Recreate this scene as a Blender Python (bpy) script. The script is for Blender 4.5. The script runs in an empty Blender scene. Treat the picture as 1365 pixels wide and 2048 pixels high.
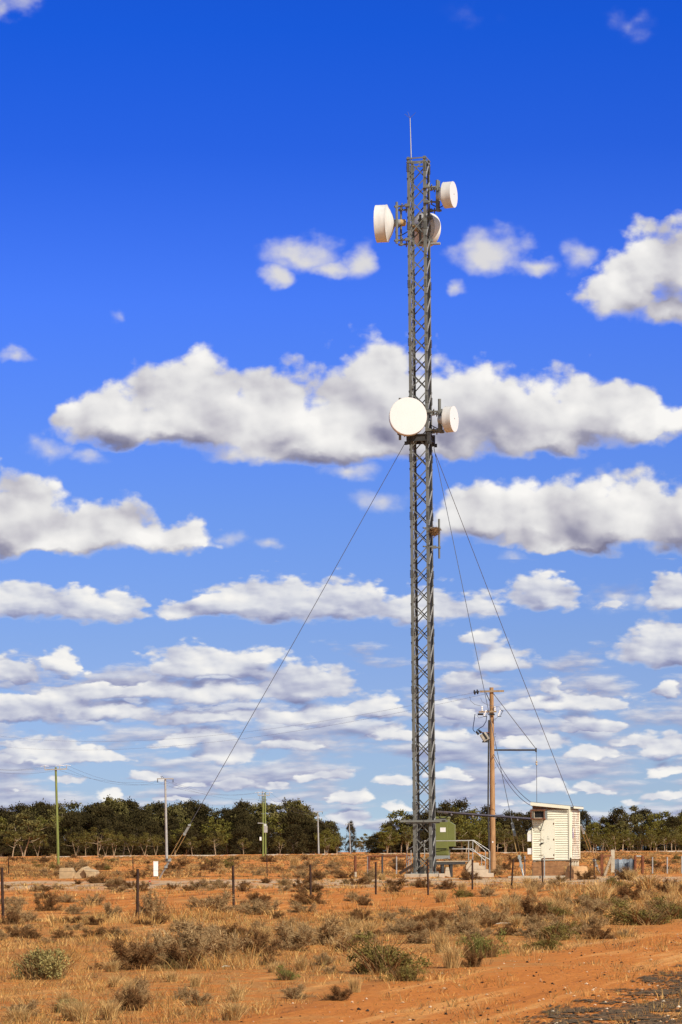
import bpy, math, random
import numpy as np
from mathutils import Vector, Matrix

random.seed(7)
rng = np.random.default_rng(11)
C = bpy.context.scene.collection
SC = bpy.context.scene

# ------------------------------------------------------------------ camera, light, exposure
F_PX = 5500.0            # focal length in photo pixels (photo 1365 x 2048)
CX, CY = 682.5, 1704.0   # principal point: the horizon
CAM_H = 1.46
ROLL = 0.009
cam_d = bpy.data.cameras.new("camera")
cam = bpy.data.objects.new("camera", cam_d)
C.objects.link(cam)
cam.location = (0, 0, CAM_H)
cam.rotation_euler = (math.pi / 2, ROLL, 0)
cam_d.sensor_fit = 'VERTICAL'
cam_d.sensor_height = 36.0
cam_d.lens = F_PX / 2048 * 36
cam_d.shift_y = (CY - 1024) / 2048
cam_d.clip_start = 0.5
cam_d.clip_end = 60000
SC.camera = cam

SUN_EL, SUN_AZ = math.radians(36.5), math.radians(38)   # azimuth measured from behind the camera towards the right
SUN_DIR = Vector((math.sin(SUN_AZ) * math.cos(SUN_EL), -math.cos(SUN_AZ) * math.cos(SUN_EL), math.sin(SUN_EL)))
sun_d = bpy.data.lights.new("sun", 'SUN')
sun_d.energy = 5.0
sun_d.angle = math.radians(0.53)
sun_d.color = (1.0, 0.915, 0.79)
sun = bpy.data.objects.new("sun", sun_d)
C.objects.link(sun)
sun.rotation_euler = (-SUN_DIR).to_track_quat('-Z', 'Y').to_euler()

SC.view_settings.view_transform = 'Standard'
SC.view_settings.look = 'None'
SC.view_settings.gamma = 1
SC.view_settings.use_curve_mapping = False
SC.view_settings.exposure = 0.0
SC.cycles.max_bounces = 6
SC.cycles.diffuse_bounces = 3
SC.cycles.use_denoising = True


def lin(r, g, b):
    f = lambda c: (c / 255 / 12.92) if c / 255 <= 0.04045 else ((c / 255 + 0.055) / 1.055) ** 2.4
    return (f(r), f(g), f(b), 1.0)


# ------------------------------------------------------------------ sky: Nishita, tinted, with cumulus clouds fixed in world directions
world = bpy.data.worlds.new("World")
SC.world = world
world.use_nodes = True


class NT:
    def __init__(self, nt):
        self.nt = nt
        self.n = nt.nodes
        self.l = nt.links

    def new(self, t, **k):
        n = self.n.new(t)
        for a, b in k.items():
            setattr(n, a, b)
        return n

    def put(self, sock, v):
        if hasattr(v, 'node') or isinstance(v, bpy.types.NodeSocket):
            self.l.new(v, sock)
        else:
            sock.default_value = v

    def m(self, op, a, b=0.0, c=0.0, clamp=False):
        n = self.new('ShaderNodeMath', operation=op, use_clamp=clamp)
        self.put(n.inputs[0], a)
        self.put(n.inputs[1], b)
        self.put(n.inputs[2], c)
        return n.outputs[0]

    def v(self, op, a, b=(0, 0, 0)):
        n = self.new('ShaderNodeVectorMath', operation=op)
        self.put(n.inputs[0], a)
        self.put(n.inputs[1], b)
        return n.outputs['Value'] if op in ('LENGTH', 'DOT_PRODUCT') else n.outputs['Vector']

    def comb(self, x, y, z=0.0):
        n = self.new('ShaderNodeCombineXYZ')
        self.put(n.inputs[0], x)
        self.put(n.inputs[1], y)
        self.put(n.inputs[2], z)
        return n.outputs[0]

    def sep(self, v):
        n = self.new('ShaderNodeSeparateXYZ')
        self.l.new(v, n.inputs[0])
        return n.outputs

    def noise(self, vec, scale, detail=4.0, rough=0.5, dist=0.0, lac=2.0, color=False):
        n = self.new('ShaderNodeTexNoise')
        n.noise_dimensions = '3D'
        if vec is not None:
            self.l.new(vec, n.inputs['Vector'])
        n.inputs['Scale'].default_value = scale
        n.inputs['Detail'].default_value = detail
        n.inputs['Roughness'].default_value = rough
        n.inputs['Lacunarity'].default_value = lac
        n.inputs['Distortion'].default_value = dist
        return n.outputs['Color'] if color else n.outputs[0]

    def ramp(self, fac, stops, interp='LINEAR'):
        n = self.new('ShaderNodeValToRGB')
        cr = n.color_ramp
        cr.interpolation = interp
        while len(cr.elements) < len(stops):
            cr.elements.new(0.5)
        for e, (p, c) in zip(cr.elements, stops):
            e.position = p
            e.color = c if len(c) == 4 else (*c, 1)
        self.put(n.inputs[0], fac)
        return n.outputs[0]

    def mix(self, fac, a, b, blend='MIX'):
        n = self.new('ShaderNodeMix', data_type='RGBA', blend_type=blend)
        self.put(n.inputs[0], fac)
        self.put(n.inputs[6], a)
        self.put(n.inputs[7], b)
        return n.outputs[2]

    def smooth(self, x, a, b):
        n = self.new('ShaderNodeMapRange', interpolation_type='SMOOTHSTEP')
        self.put(n.inputs[0], x)
        self.put(n.inputs[1], a)
        self.put(n.inputs[2], b)
        return n.outputs[0]


# clouds: (centre x, base-line y, half width, height above base, strength, bottom squash)
CL = [
    # the long bank
    (232, 850, 118, 92, 1, 2.2), (395, 850, 150, 165, 1, 3.0), (330, 868, 215, 70, 1, 2.6), (560, 870, 170, 140, 1, 2.5),
    (620, 905, 240, 90, 1, 2.8), (760, 850, 165, 185, 1, 2.6), (720, 900, 230, 85, 1, 3), (900, 850, 130, 150, 1, 2.6),
    (1010, 865, 150, 125, 1, 2.6), (1185, 860, 140, 120, 1, 2.6), (1110, 890, 170, 70, 1, 2.4), (1275, 855, 70, 70, 1, 2.0),
    (1360, 855, 55, 58, 1, 2), (860, 890, 200, 60, 1, 2.5),
    # left bank
    (10, 1075, 150, 130, 1, 3), (190, 1085, 150, 95, 1, 3), (335, 1090, 120, 68, 1, 3), (110, 1098, 190, 60, 1, 4),
    # right bank
    (950, 1052, 105, 95, 1, 3), (1085, 1060, 125, 118, 1, 3), (1235, 1065, 165, 132, 1, 3), (1345, 1075, 110, 110, 1, 3), (1150, 1085, 230, 45, 1, 3),
    # upper right
    (1350, 540, 115, 110, .8, 1.6), (1270, 590, 110, 70, .75, 1.6), (1335, 625, 105, 70, .7, 2.0),
    # second rows
    (35, 1222, 130, 66, .95, 3), (145, 1226, 95, 54, .9, 3), (235, 1228, 62, 50, .85, 2.4),
    (560, 1224, 130, 76, 1, 3.4), (685, 1220, 95, 70, .95, 3), (440, 1222, 80, 48, .9, 3), (365, 1230, 55, 30, .7, 2),
    (860, 1225, 90, 55, .7, 2.4), (960, 1222, 62, 40, .7, 2.4), (800, 1230, 60, 38, .6, 2),
    (1085, 1205, 78, 60, .9, 3), (1345, 1205, 62, 66, .95, 3), (1335, 1318, 112, 84, 1, 4), (1225, 1215, 55, 22, .4, 2),
    (960, 1283, 45, 30, .7, 2.5), (1000, 1328, 62, 46, .8, 3), (1340, 1390, 40, 28, .8, 2.4), (935, 1362, 60, 28, .7, 2),
    (120, 1340, 45, 42, .8, 2.4), (430, 1345, 170, 58, .95, 3.6), (520, 1318, 70, 24, .8, 2.4), (20, 1352, 70, 48, .9, 2.6), (250, 1390, 190, 46, .95, 3.6),
    (600, 1385, 125, 66, .95, 3), (440, 1395, 170, 55, .9, 3.4), (60, 1432, 130, 54, .95, 3.4), (210, 1430, 120, 44, .9, 3.2), (120, 1415, 110, 50, .9, 2.4),
    (620, 1445, 140, 52, .9, 3), (420, 1440, 150, 40, .85, 3), (760, 1425, 70, 40, .85, 2.4), (80, 1520, 110, 55, .95, 3.2), (180, 1520, 90, 30, .8, 3),
    (390, 1485, 100, 40, .8, 3), (440, 1518, 80, 44, .9, 3), (590, 1495, 100, 28, .7, 3), (780, 1475, 60, 34, .8, 2.4),
    (1103, 1385, 32, 34, 1, 3), (1170, 1410, 110, 34, .8, 2.6), (1080, 1420, 120, 36, .85, 3), (900, 1430, 70, 44, .85, 2.6), (1180, 1455, 75, 34, .85, 3),
    (900, 1478, 70, 36, .75, 3), (1050, 1490, 110, 40, .75, 3), (1190, 1515, 70, 30, .85, 3), (1320, 1505, 70, 44, .85, 3),
    (470, 1565, 60, 34, .9, 2.6), (390, 1570, 60, 22, .75, 2.6), (1085, 1575, 48, 34, .95, 2.4), (220, 1600, 40, 22, .8, 2.4), (640, 1555, 80, 30, .8, 2.8),
    (700, 1600, 50, 22, .8, 2.4), (905, 1555, 60, 22, .7, 2.4), (1340, 1545, 60, 24, .7, 2.4), (690, 1640, 60, 30, .8, 2.4),
    (60, 1632, 60, 18, 0.62, 2.6), (215, 1602, 34, 22, 0.66, 2.6), (300, 1560, 50, 20, 0.58, 2.8), (540, 1570, 46, 18, 0.58, 2.6), (570, 1606, 40, 15, 0.58, 2.6), (790, 1565, 48, 20, 0.62, 2.6),
    (800, 1614, 40, 16, 0.55, 2.6), (1010, 1612, 46, 16, 0.55, 2.6), (935, 1596, 34, 14, 0.55, 2.6), (1185, 1588, 60, 18, 0.62, 2.8), (1255, 1488, 60, 22, 0.58, 2.8), (1275, 1610, 44, 15, 0.55, 2.6),
    (1330, 1596, 50, 18, 0.58, 2.6), (1345, 1645, 40, 20, 0.70, 2.6), (1245, 1648, 36, 14, 0.58, 2.6), (610, 1632, 44, 15, 0.58, 2.6), (350, 1600, 44, 16, 0.55, 2.6), (25, 1585, 50, 17, 0.58, 2.6), (1020, 1545, 50, 18, 0.55, 2.6), (130, 1560, 44, 14, 0.55, 2.6),
]


# thin wisps: (x, y, half width, half height, strength)
WISP = [(985, 502, 98, 66, 1.0), (1068, 524, 80, 28, .8), (605, 508, 104, 48, .92), (550, 548, 48, 42, .8), (722, 516, 42, 48, .82), (662, 530, 84, 30, .82),
        (40, 712, 40, 22, .55), (95, 900, 75, 34, .5), (690, 942, 75, 34, .75), (760, 1005, 95, 34, .55), (1168, 512, 50, 46, .55), (12, 8, 90, 34, .52), (1265, 42, 75, 45, .22),
        (540, 1090, 40, 22, .5), (915, 572, 26, 26, .5), (175, 915, 60, 26, .4), (238, 632, 26, 20, .35), (945, 30, 90, 50, .10), (1235, 1195, 90, 40, .6), (1120, 1020, 60, 24, .4), (460, 1078, 60, 24, .45), (1030, 1110, 70, 20, .4)]


def sky_uv(x, y):
    u, v = x - CX, CY - y
    c, s = math.cos(ROLL), math.sin(ROLL)
    return (c * u + s * v) / 100, (-s * u + c * v) / 100


def build_world():
    nt = world.node_tree
    nt.nodes.clear()
    t = NT(nt)
    geo = t.new('ShaderNodeTexCoord')
    dirv = geo.outputs['Generated']
    s = t.sep(dirv)
    yy = t.m('MAXIMUM', s[1], 0.02)
    U = t.m('MULTIPLY', t.m('DIVIDE', s[0], yy), F_PX / 100)
    V = t.m('MULTIPLY', t.m('DIVIDE', s[2], yy), F_PX / 100)
    P = t.comb(U, V, 0.0)
    STR = 0.1
    # clear sky: Nishita, with the polarised deep blue of the photograph low in the north
    sky = t.new('ShaderNodeTexSky', sky_type='NISHITA')
    sky.sun_disc = False
    sky.sun_elevation = SUN_EL
    sky.sun_rotation = math.pi - SUN_AZ
    sky.air_density = 1.0
    sky.dust_density = 0.4
    sky.ozone_density = 3.0
    el = t.m('MULTIPLY', t.m('ARCSINE', s[2]), 180 / math.pi / 20)      # 0..1 over 20 degrees
    TINT = [(0.013, (.728, 1.001, 1.576)), (0.062, (.583, .750, 1.264)), (0.106, (.533, .677, 1.175)), (0.176, (.502, .609, 1.096)), (0.223, (.475, .591, 1.074)),
            (0.352, (.416, .575, 1.175)), (0.565, (.273, .507, 1.49)), (0.716, (.115, .368, 1.377)), (0.834, (.058, .341, 1.377)), (1.0, (.05, .31, 1.32))]
    tint = t.ramp(el, [(p, tuple(c_ / 2 for c_ in c)) for p, c in TINT])
    tint = t.v('MULTIPLY', tint, (2, 2, 2))
    low_clear = t.mix(1.0, sky.outputs[0], tint, 'MULTIPLY')
    # overhead and behind, out of view: white added to neutralise the blue fill
    over = t.mix(0.32, sky.outputs[0], (5.2, 5.0, 4.7, 1))
    clear = t.mix(t.smooth(s[2], 0.30, 0.6), low_clear, over)
    clear = t.mix(t.smooth(s[1], 0.3, -0.3), clear, over)

    def bgr(col):
        b_ = t.new('ShaderNodeBackground')
        b_.inputs['Strength'].default_value = STR
        t.l.new(col, b_.inputs['Color'])
        return b_.outputs[0]

    def mixs(fac, a_, b_):
        n = t.new('ShaderNodeMixShader')
        t.put(n.inputs[0], fac)
        t.l.new(a_, n.inputs[1])
        t.l.new(b_, n.inputs[2])
        return n.outputs[0]

    def cloud_band(y0, y1, low):
        """Clouds between two heights of the sky; only the clouds that reach into the band are worked out."""
        mine = [c for c in CL if c[1] - c[3] * 1.45 - 60 < y1 and c[1] + c[3] / c[5] * 1.45 + 45 > y0]
        lerp = lambda a_, b_: a_ + (b_ - a_) * low
        Ph = t.comb(t.m('MULTIPLY', U, lerp(.80, .62)), t.m('MULTIPLY', V, lerp(1.0, 1.5)), 3.0)
        sc = lerp(1.0, 2.2)
        warp = t.v('SUBTRACT', t.noise(Ph, 1.15 * sc, 4, 0.55, color=True), (0.5, 0.5, 0.5))
        Pw = t.v('ADD', P, t.v('MULTIPLY', warp, (lerp(1.15, .6), lerp(.85, .20), 0)))

        g = bpy.data.node_groups.new("cloud_density", 'ShaderNodeTree')
        g.interface.new_socket('P', in_out='INPUT', socket_type='NodeSocketVector')
        g.interface.new_socket('D', in_out='OUTPUT', socket_type='NodeSocketFloat')
        tg = NT(g)
        gi, go = tg.new('NodeGroupInput'), tg.new('NodeGroupOutput')
        D = None
        for (x, y, rx, ry, a_, k) in mine:
            cu, cv = sky_uv(x, y)
            q = tg.v('MULTIPLY', tg.v('SUBTRACT', gi.outputs[0], (cu, cv, 0)), (100 / rx, 100 / ry, 0))
            q = tg.v('MAXIMUM', q, tg.v('MULTIPLY', q, (1, -k, 1)))
            d = tg.m('MULTIPLY_ADD', tg.v('LENGTH', q), -max(a_, .62), a_)
            D = d if D is None else tg.m('SMOOTH_MAX', D, d, 0.25)
        if D is None:
            go.inputs[0].default_value = -1.0
        else:
            g.links.new(D, go.inputs[0])

        Dw = None
        for (x, y, rx, ry, a_) in WISP:
            if y - ry * 1.3 - 60 < y1 and y + ry * 1.3 + 45 > y0:
                cu, cv = sky_uv(x, y)
                d = t.m('MULTIPLY_ADD', t.v('LENGTH', t.v('MULTIPLY', t.v('SUBTRACT', Pw, (cu, cv, 0)), (100 / rx, 100 / ry, 0))), -a_, a_)
                Dw = d if Dw is None else t.m('MAXIMUM', Dw, d)

        def dens(off):
            n = t.new('ShaderNodeGroup')
            n.node_tree = g
            t.l.new(t.v('ADD', Pw, off), n.inputs[0])
            return n.outputs[0]

        def billow(off, oct_):
            # cauliflower: rounded cells at two sizes over a softer turbulence
            Q = t.v('ADD', Pb, off) if off else Pb
            r = t.m('MULTIPLY', t.noise(t.v('ADD', Ph, off) if off else Ph, 1.5 * sc, oct_, 0.56), .62)
            for k_, (vs, va) in enumerate(((1.9, .25), (4.4, .12))):
                vn = t.new('ShaderNodeTexVoronoi', voronoi_dimensions='2D', feature='SMOOTH_F1')
                t.l.new(Q, vn.inputs['Vector'])
                vn.inputs['Scale'].default_value = vs * sc
                vn.inputs['Smoothness'].default_value = .35
                r = t.m('MULTIPLY_ADD', vn.outputs['Distance'], -va, t.m('ADD', r, va * .82))
            return r

        wf = t.v('SUBTRACT', t.noise(Ph, 5.0 * sc, 3, .5, color=True), (.5, .5, .5))
        Pb = t.v('ADD', Ph, t.v('MULTIPLY', wf, (.16 / sc, .16 / sc, 0)))
        n0 = billow(None, 8)
        n1 = billow((0.08 / sc, 0.11 / sc, 0), 3)
        big0 = t.noise(Ph, .72 * sc, 2, 0.45)
        big1 = t.noise(t.v('ADD', Ph, (0.28 / sc, 0.34 / sc, 0)), .72 * sc, 2, 0.45)
        d0 = dens((0, 0, 0))
        d1 = dens((0.06, lerp(.32, .13), 0))
        total = t.m('MULTIPLY_ADD', t.m('SUBTRACT', n0, lerp(.44, .42)), lerp(1.30, 1.05), d0)
        slope = t.m('SUBTRACT', d0, d1)
        slope = t.m('MAXIMUM', t.m('MINIMUM', slope, 0.35), -0.62)
        lit = t.m('MULTIPLY_ADD', slope, lerp(.85, .75), lerp(.535, .50))
        lit = t.m('MULTIPLY_ADD', t.m('SUBTRACT', big0, big1), lerp(1.7, 1.1), lit)
        lit = t.m('MULTIPLY_ADD', t.m('SUBTRACT', n0, n1), lerp(.62, .6), lit)
        lit = t.m('MULTIPLY_ADD', t.smooth(total, .35, 1.1), -.15, lit)
        edge = t.m('MULTIPLY_ADD', t.smooth(slope, .12, -.2), .30, lerp(.27, .23))     # crisp tops, soft undersides
        cov = t.smooth(total, -.02, edge)
        if Dw is not None:
            cw = t.m('MULTIPLY', t.smooth(t.m('MULTIPLY_ADD', t.m('SUBTRACT', n0, .42), 1.2, Dw), .05, .9), t.smooth(Dw, 0.0, .25))
            lit = t.m('MULTIPLY_ADD', t.m('SUBTRACT', 1.0, cov), t.m('SUBTRACT', .62, lit), lit)
            cov = t.m('MAXIMUM', cov, cw)
        if low > 0.3:      # thin flat rows between the larger clouds, over the horizon
            Pr = t.comb(t.m('MULTIPLY', U, 0.40), t.m('MULTIPLY', V, t.m('ADD', 1.3, t.m('DIVIDE', 2.2, t.m('ADD', V, 0.7)))), 20.0)
            r0 = t.noise(Pr, 1.3, 6, 0.55)
            r1 = t.noise(t.v('ADD', Pr, (0.03, 0.15, 0)), 1.3, 3, 0.5)
            band = t.m('MULTIPLY', t.smooth(V, -0.2, 0.5), t.m('SUBTRACT', 1.0, t.smooth(V, 3.2, 4.6)))
            rd = t.m('MULTIPLY_ADD', t.m('SUBTRACT', r0, .43), 3.2, t.m('MULTIPLY_ADD', band, .7, -.7))
            rl = t.m('MULTIPLY_ADD', t.m('SUBTRACT', r0, r1), 2.1, .44)
            is_row = t.smooth(t.m('SUBTRACT', rd, total), -.1, .15)
            ml = t.new('ShaderNodeMix', data_type='FLOAT')
            t.put(ml.inputs[0], is_row); t.put(ml.inputs[2], lit); t.put(ml.inputs[3], rl)
            lit = ml.outputs[0]
            cov = t.m('MAXIMUM', cov, t.m('MULTIPLY', t.smooth(rd, 0.0, .5), .9))
        HI = [(0.0, (126, 125, 150)), (0.22, (154, 153, 173)), (0.45, (196, 194, 202)), (0.68, (226, 225, 226)), (0.96, (250, 248, 245))]
        LO = [(0.0, (132, 142, 186)), (0.25, (156, 165, 204)), (0.48, (188, 195, 219)), (0.74, (222, 225, 233)), (1.0, (246, 244, 240))]
        cols = [(lerp(p, q), lin(*(lerp(c_, e_) for c_, e_ in zip(c, e)))) for (p, c), (q, e) in zip(HI, LO)]
        ccol = t.v('MULTIPLY', t.ramp(lit, cols), (1 / STR,) * 3)
        return bgr(t.mix(cov, clear, ccol))

    cuts = [-200, 200, 400, 640, 900, 1122, 1255, 1345, 1420, 1500, 1580, 1730]
    sh = None
    for y0, y1 in zip(cuts[:-1], cuts[1:]):
        b_ = cloud_band(y0, y1, 0.0 if y1 < 1123 else .65)          # near clouds, far rows
        sh = b_ if sh is None else mixs(t.m('LESS_THAN', V, (CY - y0) / 100), sh, b_)
    inside = t.m('MULTIPLY', t.m('GREATER_THAN', s[1], .05), t.m('MULTIPLY', t.m('LESS_THAN', V, 19), t.m('GREATER_THAN', V, -.2)))
    sh = mixs(inside, bgr(clear), sh)
    out = t.new('ShaderNodeOutputWorld')
    t.l.new(sh, out.inputs['Surface'])


build_world()
world.cycles.sampling_method = 'MANUAL'
world.cycles.sample_map_resolution = 512


# ------------------------------------------------------------------ helpers
def unroll(x, y):
    u, v = x - CX, CY - y
    c, s = math.cos(ROLL), math.sin(ROLL)
    return c * u + s * v, -s * u + c * v


def at(x, y, D):
    """World point that stands D metres in front of the camera at this place of the photo."""
    u, v = unroll(x, y)
    return Vector((u * D / F_PX, D, CAM_H + v * D / F_PX))


def sst(a, b, x):
    t = np.clip((x - a) / (b - a), 0, 1)
    return t * t * (3 - 2 * t)


def gz(x, y):
    """Height of the ground."""
    base = 0.9 * sst(165., 520., y)
    bump = (np.sin(x * 1.7 + y * .31) * np.sin(y * .83 - x * .4) * .018 + np.sin(x * .53 - y * .19 + 1.3) * np.sin(y * .23 + x * .11) * .035
            + np.sin(x * 4.1 + y * 1.3) * np.sin(y * 2.3 + x * .7) * .008)
    base = base + .24 * sst(505., 530., y) * (1 - sst(538., 560., y))      # low gravel formation before the woods
    return base + bump * (0.35 + 0.65 * sst(20., 60., y))


def ground_at(x, y):
    """World point of the ground under a place of the photo."""
    u, v = unroll(x, y)
    D = 20.0
    for _ in range(60):
        z = float(gz(u * D / F_PX, D))
        D2 = (CAM_H - z) * F_PX / max(-v, 1.0)
        D = 0.5 * D + 0.5 * min(D2, 520)
    return Vector((u * D / F_PX, D, float(gz(u * D / F_PX, D))))


def on_ground(x, D):
    X = unroll(x, CY)[0] * D / F_PX
    return Vector((X, D, float(gz(X, D))))


ORG = {}


class MB:
    def __init__(self, M=None):
        self.v, self.f, self.mi = [], [], []
        self.M = M
        self.slot = 0

    def add(self, vs, fs):
        o = len(self.v)
        if self.M is not None:
            vs = [self.M @ Vector(p) for p in vs]
        self.v += [tuple(p) for p in vs]
        self.f += [tuple(i + o for i in f) for f in fs]
        self.mi += [self.slot] * len(fs)
        return self

    def box(self, c, s, R=None):
        x, y, z = s[0] / 2, s[1] / 2, s[2] / 2
        vs = [Vector(p) for p in ((-x, -y, -z), (x, -y, -z), (x, y, -z), (-x, y, -z), (-x, -y, z), (x, -y, z), (x, y, z), (-x, y, z))]
        if R is not None:
            vs = [R @ p for p in vs]
        c = Vector(c)
        return self.add([p + c for p in vs], [(0, 3, 2, 1), (4, 5, 6, 7), (0, 1, 5, 4), (1, 2, 6, 5), (2, 3, 7, 6), (3, 0, 4, 7)])

    def beam(self, a, b, w, h, side=Vector((0, 1, 0))):
        """Bar from a to b; w along `side` (made square to the bar), h across."""
        a, b = Vector(a), Vector(b)
        d = (b - a).normalized()
        s = Vector(side)
        s = (s - d * s.dot(d)).normalized()
        t = d.cross(s)
        vs = []
        for p in (a, b):
            for i, j in ((-1, -1), (1, -1), (1, 1), (-1, 1)):
                vs.append(p + s * (i * w / 2) + t * (j * h / 2))
        return self.add(vs, [(0, 1, 2, 3), (7, 6, 5, 4), (0, 4, 5, 1), (1, 5, 6, 2), (2, 6, 7, 3), (3, 7, 4, 0)])

    def tube(self, pts, r, n=8, cap=True):
        pts = [Vector(p) for p in pts]
        rr = r if isinstance(r, (list, tuple)) else [r] * len(pts)
        vs, fs = [], []
        ref = None
        for i, p in enumerate(pts):
            d = (pts[min(i + 1, len(pts) - 1)] - pts[max(i - 1, 0)]).normalized()
            if ref is None:
                ref = d.orthogonal().normalized()
            ref = (ref - d * ref.dot(d))
            ref = ref.normalized() if ref.length > 1e-6 else d.orthogonal().normalized()
            bi = d.cross(ref)
            for k in range(n):
                a = 2 * math.pi * k / n
                vs.append(p + (ref * math.cos(a) + bi * math.sin(a)) * rr[i])
        for i in range(len(pts) - 1):
            for k in range(n):
                k2 = (k + 1) % n
                fs.append((i * n + k, i * n + k2, (i + 1) * n + k2, (i + 1) * n + k))
        if cap:
            fs.append(tuple(range(n - 1, -1, -1)))
            fs.append(tuple((len(pts) - 1) * n + k for k in range(n)))
        return self.add(vs, fs)

    def lathe(self, o, ax, prof, n=40):
        """Revolve (distance along axis, radius) pairs about ax through o."""
        o, ax = Vector(o), Vector(ax).normalized()
        e1 = ax.orthogonal().normalized()
        e2 = ax.cross(e1)
        vs, fs = [], []
        for (t, r) in prof:
            for k in range(n):
                a = 2 * math.pi * k / n
                vs.append(o + ax * t + (e1 * math.cos(a) + e2 * math.sin(a)) * max(r, 1e-4))
        for i in range(len(prof) - 1):
            for k in range(n):
                k2 = (k + 1) % n
                fs.append((i * n + k, i * n + k2, (i + 1) * n + k2, (i + 1) * n + k))
        return self.add(vs, fs)

    def prism(self, poly, a, b):
        """Polygon (list of Vectors) swept from offset a to offset b (Vectors)."""
        n = len(poly)
        vs = [Vector(p) + Vector(a) for p in poly] + [Vector(p) + Vector(b) for p in poly]
        fs = [tuple(range(n - 1, -1, -1)), tuple(range(n, 2 * n))]
        for i in range(n):
            j = (i + 1) % n
            fs.append((i, j, n + j, n + i))
        return self.add(vs, fs)

    def build(self, name, mat, parent=None, loc=None, smooth=False, label=None, bevel=0.0):
        if parent is not None:
            org = ORG[parent.name]
        else:
            org = Vector(loc) if loc is not None else Vector((0, 0, 0))
        me = bpy.data.meshes.new(name)
        me.from_pydata([tuple(Vector(p) - org) for p in self.v], [], self.f)
        me.update()
        for m_ in (mat if isinstance(mat, list) else [mat]):
            me.materials.append(m_)
        if isinstance(mat, list):
            me.polygons.foreach_set('material_index', self.mi)
        if smooth:
            me.polygons.foreach_set('use_smooth', [True] * len(me.polygons))
            try:
                me.set_sharp_from_angle(angle=math.radians(38))
            except Exception:
                pass
        o = bpy.data.objects.new(name, me)
        C.objects.link(o)
        ORG[o.name] = org
        if parent is not None:
            o.parent = parent
        else:
            o.location = org
        if label:
            o['label'] = label
        if bevel:
            bm = o.modifiers.new('edge', 'BEVEL')
            bm.width = bevel
            bm.segments = 2
            bm.limit_method = 'ANGLE'
        return o


def thing(name, label, cat, loc, group=None):
    o = bpy.data.objects.new(name, None)
    C.objects.link(o)
    o.location = loc
    o.empty_display_size = 0.3
    ORG[o.name] = Vector(loc)
    return tag(o, label, cat, group)


def tag(o, label, cat, group=None):
    o['label'] = label
    o['category'] = cat
    if group:
        o['group'] = group
    return o


def dup(root, loc, rz=0.0, sc=1.0, label=None):
    r = root.copy()
    C.objects.link(r)
    r.location = loc
    r.rotation_euler = (0, 0, rz)
    r.scale = (sc, sc, sc) if not isinstance(sc, tuple) else sc
    if label:
        r['label'] = label
    for ch in list(root.children):
        c = ch.copy()
        C.objects.link(c)
        c.parent = r
    return r


# ------------------------------------------------------------------ materials
def mat(name, col, rough=0.7, var=0.15, scale=3.0, metal=0.0, col2=None, bump=0.0, spec=0.3, detail=5, stretch=(1, 1, 1)):
    m = bpy.data.materials.new(name)
    m.use_nodes = True
    t = NT(m.node_tree)
    b = m.node_tree.nodes['Principled BSDF']
    co = t.new('ShaderNodeTexCoord').outputs['Object']
    co = t.v('MULTIPLY', co, stretch)
    n = t.noise(co, scale, detail, 0.6)
    c1 = tuple(c * (1 - var) for c in col[:3])
    c2 = col2[:3] if col2 else tuple(min(1, c * (1 + var)) for c in col[:3])
    t.l.new(t.ramp(n, [(0.3, c1), (0.7, c2)]), b.inputs['Base Color'])
    b.inputs['Roughness'].default_value = rough
    b.inputs['Metallic'].default_value = metal
    b.inputs['Specular IOR Level'].default_value = spec
    if bump:
        bn = t.new('ShaderNodeBump')
        bn.inputs['Strength'].default_value = bump
        bn.inputs['Distance'].default_value = 0.02
        t.l.new(t.noise(co, scale * 4, 6, 0.65), bn.inputs['Height'])
        t.l.new(bn.outputs[0], b.inputs['Normal'])
    return m


def attr_mat(name, rough=0.9, spec=0.1, trans=0.0):
    """Plant matter: the colour of each blade or leaf comes from a mesh attribute."""
    m = bpy.data.materials.new(name)
    m.use_nodes = True
    t = NT(m.node_tree)
    b = m.node_tree.nodes['Principled BSDF']
    a = t.new('ShaderNodeAttribute')
    a.attribute_name = 'tint'
    t.l.new(a.outputs['Color'], b.inputs['Base Color'])
    b.inputs['Roughness'].default_value = rough
    b.inputs['Specular IOR Level'].default_value = spec
    if trans:
        tr = t.new('ShaderNodeBsdfTranslucent')
        t.l.new(a.outputs['Color'], tr.inputs['Color'])
        mx = t.new('ShaderNodeMixShader')
        mx.inputs[0].default_value = trans
        t.l.new(b.outputs[0], mx.inputs[1])
        t.l.new(tr.outputs[0], mx.inputs[2])
        t.l.new(mx.outputs[0], m.node_tree.nodes['Material Output'].inputs['Surface'])
    return m


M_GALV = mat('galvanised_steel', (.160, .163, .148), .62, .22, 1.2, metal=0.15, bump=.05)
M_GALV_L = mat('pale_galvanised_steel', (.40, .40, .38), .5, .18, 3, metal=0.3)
M_DARK = mat('dark_steel', (.05, .05, .05), .6, .3, 4)
M_CABLE = mat('black_cable', (.018, .018, .02), .55, .3, 6)
M_WIRE = mat('weathered_wire', (.13, .14, .165), .5, .2, 8, metal=.4)
M_WHITE = mat('white_fibreglass', (.735, .735, .725), .45, .03, 1.6, col2=(.755, .755, .745))
M_WHITE_D = mat('dusty_shaded_white_fibreglass', (.66, .645, .615), .55, .13, 1.6, col2=(.70, .69, .665), stretch=(3, 3, .7))  # streaky grime; base tone also holds the drum's shade beside the brighter face
M_TAN = mat('tan_plastic', (.55, .36, .16), .6, .2, 5)
M_RUST = mat('rusty_steel', (.17, .06, .028), .85, .45, 7, bump=.2)
M_TIMBER = mat('weathered_timber', (.36, .20, .09), .85, .28, 2.2, col2=(.47, .285, .14), bump=.25, stretch=(6, 6, .7))
M_GREYWOOD = mat('grey_timber', (.30, .22, .14), .9, .25, 3, bump=.25, stretch=(4, 4, 1))
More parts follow.
